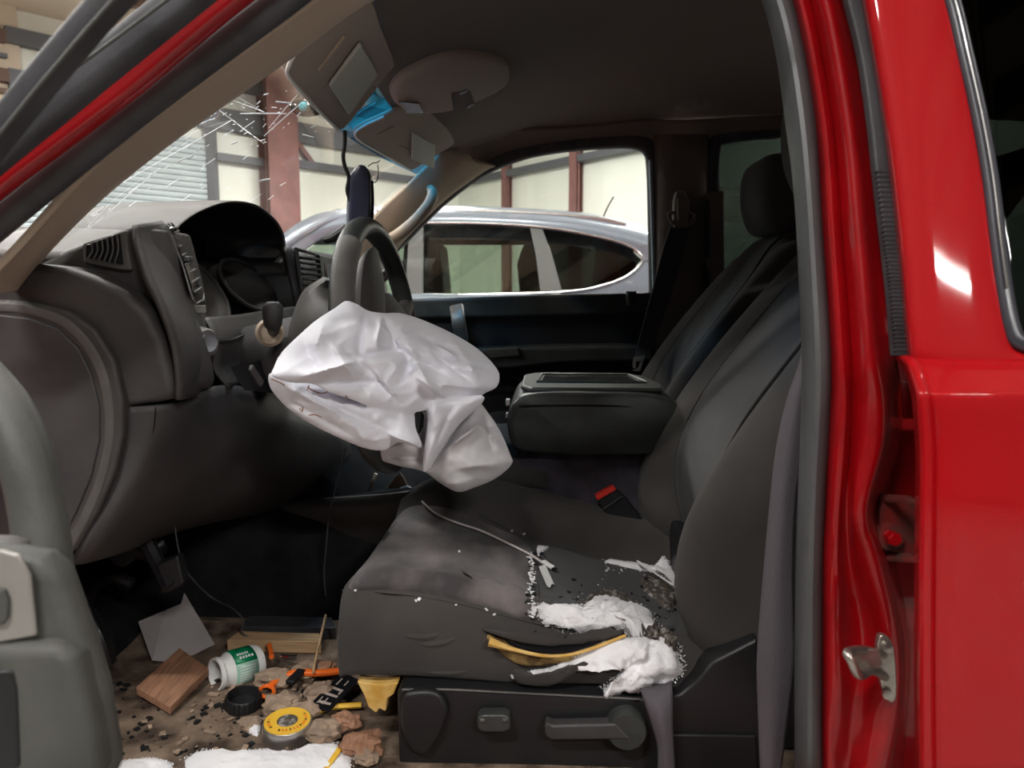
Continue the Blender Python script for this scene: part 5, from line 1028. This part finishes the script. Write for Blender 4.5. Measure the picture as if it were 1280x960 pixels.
# ================================================================ litter on the cab floor
ZF = -.598
bvf = bvh_of(floorpan)
def on(x, y, h=0.0): p = G(x, y, ZF); return p + Vector((0, 0, h))
def plank(name, px4, th, mt_, lb, cat='board', lift=0, bev=.0015):
    f = [on(x, y, lift) for x, y in px4]; V, Fc = g_prism(f, Vector((0, 0, th))); return tag(mk(name, V, Fc, M[mt_], bevel=bev), lb, cat)
plank('wood_board', [(284, 815), (402, 817), (400, 806), (300, 803)], .021, 'wood', 'light pine board lying across the cab floor')
plank('dark_plank', [(302, 798), (420, 800), (415, 786), (312, 784)], .022, 'rubber', 'dark grey plank behind the light pine board')
f = [on(171, 878, .012), on(213, 897, .004), on(262, 852, .010), on(226, 836, .024)]
V, Fc = g_prism(f, Vector((0, 0, .012))); tag(mk('wood_block', V, Fc, M['wood2'], bevel=.0015), 'short reddish wood board lying askew on the dirty floor', 'board')
a, b, c = P(190, 826, 1.14), P(268, 806, 1.2), P(230, 742, 1.24)
V, Fc = g_prism([a, P(222, 828, 1.16), b, P(250, 775, 1.22), c, P(226, 756, 1.225), P(206, 764, 1.21), P(173, 778, 1.2)], Vector((-.0005, .002, .001))); tag(mk('grey_card', V, Fc, M['sheet'], smooth=False), 'bent grey card leaning behind the white tub', 'card')
# tub on its side with its green label, black cap
c0, c1 = P(269, 848, 1.075), P(318, 833, 1.125); ax = c1 - c0; L = ax.length; sh = Vector((0, 0, ZF + CZ + .031)); 
for q_ in (c0, c1): pass
dz = (ZF + CZ + .030) - (c0.z + c1.z) / 2; c0.z += dz * .3; c1.z += dz * .3
tub = thing('plastic_tub', 'small white tub with green label lying open on its side', 'tub', c0)
V, Fc = g_lathe([(.0215, .012), (.0215, 0), (.0245, 0), (.0252, .006), (.0225, .008), (.0225, .012), (.028, .020), (.0285, L), (.026, L + .006), (.024, L + .005), (.024, .03), (.0215, .012)], c0, ax, 32, False); mk('body', V, Fc, M['white'], tub)
V, Fc = g_lathe([(.0195, .05), (.001, .05)], c0, ax, 32, False); mk('inner_bottom', V, Fc, M['sheet'], tub)
nax = ax.normalized(); uu = Vector((0, 0, 1)); uu = (uu - nax * uu.dot(nax)).normalized(); ss = nax.cross(uu)
if ss.y > 0: ss = -ss
def lab(a0, a1, h0, h1, r_, nm, mt_, par):
    V = []; n = 12
    for h, rr in ((h0, r_), (h1, r_)):
        for k in range(n + 1):
            a_ = a0 + (a1 - a0) * k / n; V.append(c0 + nax * h + (uu * math.cos(a_) + ss * math.sin(a_)) * rr)
    return mk(nm, V, [(k, k + 1, n + 2 + k, n + 1 + k) for k in range(n)], M[mt_], par, solid=.0003)
lb1 = lab(-.4, .95, .021, L * .88, .0288, 'green_label', 'green', tub); lb2 = lab(.95, 2.2, .021, L * .88, .0288, 'pale_label', 'palegreen', tub)
for i, (a_, h_, w_) in enumerate(((.35, .028, .020), (.58, .030, .024))):
    for k in range(5): lab(a_, a_ + .14, h_ + k * w_ / 5, h_ + (k + .7) * w_ / 5, .0293, 'lettering', 'white', lb1)
for i in range(6): lab(1.15 + i * .14, 1.19 + i * .14, .026, L * .8, .0292, 'small_print', 'white', lb2)
cp = on(304, 884, .0)
cap = thing('tub_cap', 'black ribbed screw cap on the floor in front of the tub', 'cap', cp)
V, Fc = g_lathe([(.021, 0), (.0245, .002), (.0245, .018), (.022, .021), (.021, .018), (.020, .006), (.001, .005)], cp, (0.1, -.1, 1), 30); mk('shell', V, Fc, M['black'], cap)
for k in range(22):
    a_ = k / 22 * 6.283; V, Fc = g_bar(cp + Vector((.0248 * math.cos(a_), .0248 * math.sin(a_), .003)), cp + Vector((.0248 * math.cos(a_) + .002, .0248 * math.sin(a_) - .002, .018)), .002, .0015, (math.cos(a_), math.sin(a_), 0)); mk('rib', V, Fc, M['black'], cap, smooth=False)
tp = on(360, 920, 0)
tin = thing('round_tin', 'round flat metal tin with yellow printed lid on the floor', 'tin', tp)
V, Fc = g_lathe([(.030, 0), (.0325, .002), (.0325, .011), (.0332, .012), (.0332, .020), (.0322, .022), (.030, .0225), (.001, .0225)], tp, (0.02, -.05, 1), 40); mk('body', V, Fc, M['tin'], tin)
V, Fc = g_lathe([(.0305, .0222), (.0305, .0232), (.014, .0234), (.014, .0225)], tp, (0.02, -.05, 1), 40, False); ld_ = mk('yellow_label', V, Fc, M['yellow'], tin)
V, Fc = g_lathe([(.0135, .0225), (.0135, .0236), (.001, .0236)], tp, (0.02, -.05, 1), 30); mk('centre_print', V, Fc, M['grime'], ld_)
for k in range(26):
    a_ = 2.2 + k * .2
    if 4.1 < a_ < 4.5: continue
    q_ = tp + Vector((.0245 * math.cos(a_), .0245 * math.sin(a_), .0236)); V, Fc = g_box(q_, (.0035, .0016, .0006), (0, 0, a_)); mk('lettering', V, Fc, M['orange'] if k % 3 else M['black'], ld_, smooth=False)
# orange tool, pencil, strip, printed wrapper
ot = thing('utility_knife', 'orange plastic utility knife among the crumpled paper', 'tool', on(380, 858))
V, Fc = g_tube([on(338, 868, .012), on(352, 858, .014), (on(372, 853, .016)), on(400, 852, .014), on(432, 847, .012)], 1.0, 0, 5, prof=rect_prof(.0055, .004, .6)); mk('handle', V, Fc, M['orange'], ot)
V, Fc = g_tube([on(334 + 9 * math.cos(t_), 874 + 7 * math.sin(t_), .012) for t_ in [k * .63 for k in range(10)]], .0028, 7, 4, True); mk('finger_loop', V, Fc, M['orange'], ot)
V, Fc = g_bar(on(362, 866, .015), on(378, 852, .018), .014, .008); mk('slider', V, Fc, M['black'], ot, bevel=.002)
V, Fc = g_tube([on(340, 836, .02), on(339, 828, .02), on(337, 822, .022)], .004, 8, 3); tag(mk('orange_peg', V, Fc, M['orange']), 'short orange peg standing behind the crumpled paper by the tub', 'peg')
V, Fc = g_tube([on(352, 835, .02), on(364, 836, .02), on(372, 836, .02)], [.003, .0045, .0045], 8, 3); tag(mk('metal_ferrule', V, Fc, M['chrome']), 'short shiny metal tube in front of the pine board', 'tube')
V, Fc = g_tube([on(386, 897, .006), on(415, 890, .008), on(452, 888, .008)], .0042, 6, 1); tag(mk('yellow_pencil', V, Fc, M['yellow']), 'yellow pencil pointing under the driver seat, right of the tin', 'pencil')
V, Fc = g_bar(on(404, 972, .006), on(436, 925, .006), .007, .002); tag(mk('yellow_strip', V, Fc, M['yellow'], smooth=False), 'thin yellow strip at the bottom on the white floor stuffing', 'strip')
V, Fc = g_tube([on(392, 856, .02), on(399, 830, .03), on(408, 800, .045)], .0022, 6, 3); tag(mk('thin_stick', V, Fc, M['wood']), 'thin pale wooden stick leaning over the litter', 'stick')
wq = [on(385, 892, .010), on(412, 900, .012), on(450, 868, .022), on(428, 856, .020)]
V, Fc = g_prism(wq, Vector((0, 0, .001))); wr = tag(mk('printed_wrapper', V, Fc, M['gloss'], smooth=False), 'black wrapper with white slanted lettering among the floor litter', 'wrapper')
for (u0, v0, u1, v1) in ((.12, .2, .3, .25), (.12, .45, .3, .5), (.14, .2, .2, .8), (.36, .2, .42, .8), (.46, .2, .6, .28), (.46, .7, .6, .78), (.54, .2, .6, .78), (.66, .25, .85, .32), (.70, .6, .85, .66)):
    bl = lambda u, v: wq[0].lerp(wq[3], u).lerp(wq[1].lerp(wq[2], u), v) + Vector((0, 0, .0016))
    V = [bl(u0, v0), bl(u1, v0), bl(u1, v1), bl(u0, v1)]; mk('lettering', V, [(0, 1, 2, 3)], M['visor'], wr, smooth=False, solid=.0003)
# crumpled paper and dry leaves
def crumple(x, y, r_, mt_, seed, flat=.6):
    bm = bmesh.new(); bmesh.ops.create_icosphere(bm, subdivisions=3, radius=1); c_ = on(x, y, 0)
    for v in bm.verts:
        n = v.co.copy(); k = 1 + .45 * noise.noise(n * 1.8 + Vector((seed * 7.1, 0, 0))) + .22 * abs(noise.noise(n * 5 + Vector((0, seed * 3.3, 0)))) * 2
        v.co = Vector((n.x * k * r_ * 1.2, n.y * k * r_, (n.z * k * flat + flat * .8) * r_))
    V = [v.co + c_ for v in bm.verts]; Fc = [tuple(v.index for v in f.verts) for f in bm.faces]; bm.free()
    return mk('crumpled_paper', V, Fc, M[mt_], smooth=False)
spots = [(342, 852, .020, 'crumpled brown paper against the base of the white tub'), (384, 842, .018, 'crumpled brown paper just before the pine board'), (403, 838, .016, 'darker crumpled paper right of the thin stick'),
         (402, 868, .018, 'crumpled brown paper on top of the orange knife'), (352, 884, .020, 'crumpled pale paper between the tin and the orange knife'), (378, 892, .018, 'crumpled paper behind the right rim of the tin'),
         (402, 918, .020, 'grey brown crumpled scrap right of the tin'), (432, 905, .016, 'reddish crumpled scrap in the shadow under the seat'), (452, 935, .020, 'brown scrap at the foot of the seat side panel'), (312, 905, .012, 'tiny brown scrap left of the tin'), (458, 948, .012, 'tiny pale scrap by the yellow strip')]
for i, (x, y, r_, lb) in enumerate(spots):
    o = crumple(x, y + 4, r_, 'paper' if i not in (2, 7, 8) else 'wood2', i + 1); tag(o, lb, 'paper', 'crumpled scraps on the cab floor')
# stuffing and dirt on the floor
lay('floor_stuffing', 'stuffing', [(230, 950), (262, 940), (285, 946), (310, 942), (332, 940), (360, 946), (392, 942), (418, 932), (436, 940), (440, 975), (300, 985), (240, 975)], .007, 'layer of white stuffing on the floor before the round tin', 'stuffing', 'stuff', b=bvf, K=14, n=4, jag=.10, rough=.7, rs=60)
lay('floor_stuffing', 'stuffing', [(302, 902), (316, 900), (326, 908), (322, 920), (308, 915)], .006, 'small white tuft left of the round tin', 'stuffing', 'stuff', b=bvf, K=8, n=4, jag=.12, rough=.7, rs=90)
lay('floor_stuffing', 'stuffing', [(150, 955), (190, 950), (215, 958), (215, 985), (150, 985)], .006, 'thin white stuffing at the bottom left of the floor', 'stuffing', 'stuff', b=bvf, K=8, n=4, jag=.12, rough=.7, rs=90)
m = MB()
for k in range(160):
    x, y = rnd.uniform(130, 430), rnd.uniform(850, 955); p = on(x, y, .001); s_ = rnd.choice((.0015, .0025, .004, .007))
    V, Fc = g_box(p, (s_ * rnd.uniform(.6, 1.5), s_, s_ * .5), (rnd.uniform(-.4, .4), 0, rnd.uniform(0, 3))); m.add(V, Fc)
tag(m.mk('floor_crumbs', M['black'], smooth=False), 'dark crumbs scattered over the dirty cab floor', 'crumbs', None, 'stuff')
m = MB()
for k in range(90):
    x, y = rnd.uniform(180, 440), rnd.uniform(840, 955); p = on(x, y, .002); s_ = rnd.choice((.002, .004, .007))
    V, Fc = g_box(p, (s_ * rnd.uniform(.6, 2.5), s_, s_ * .3), (rnd.uniform(-.4, .4), 0, rnd.uniform(0, 3))); m.add(V, Fc)
tag(m.mk('wood_chips', M['paper'], smooth=False), 'pale wood chips scattered over the dirty cab floor', 'wood chips', None, 'stuff')
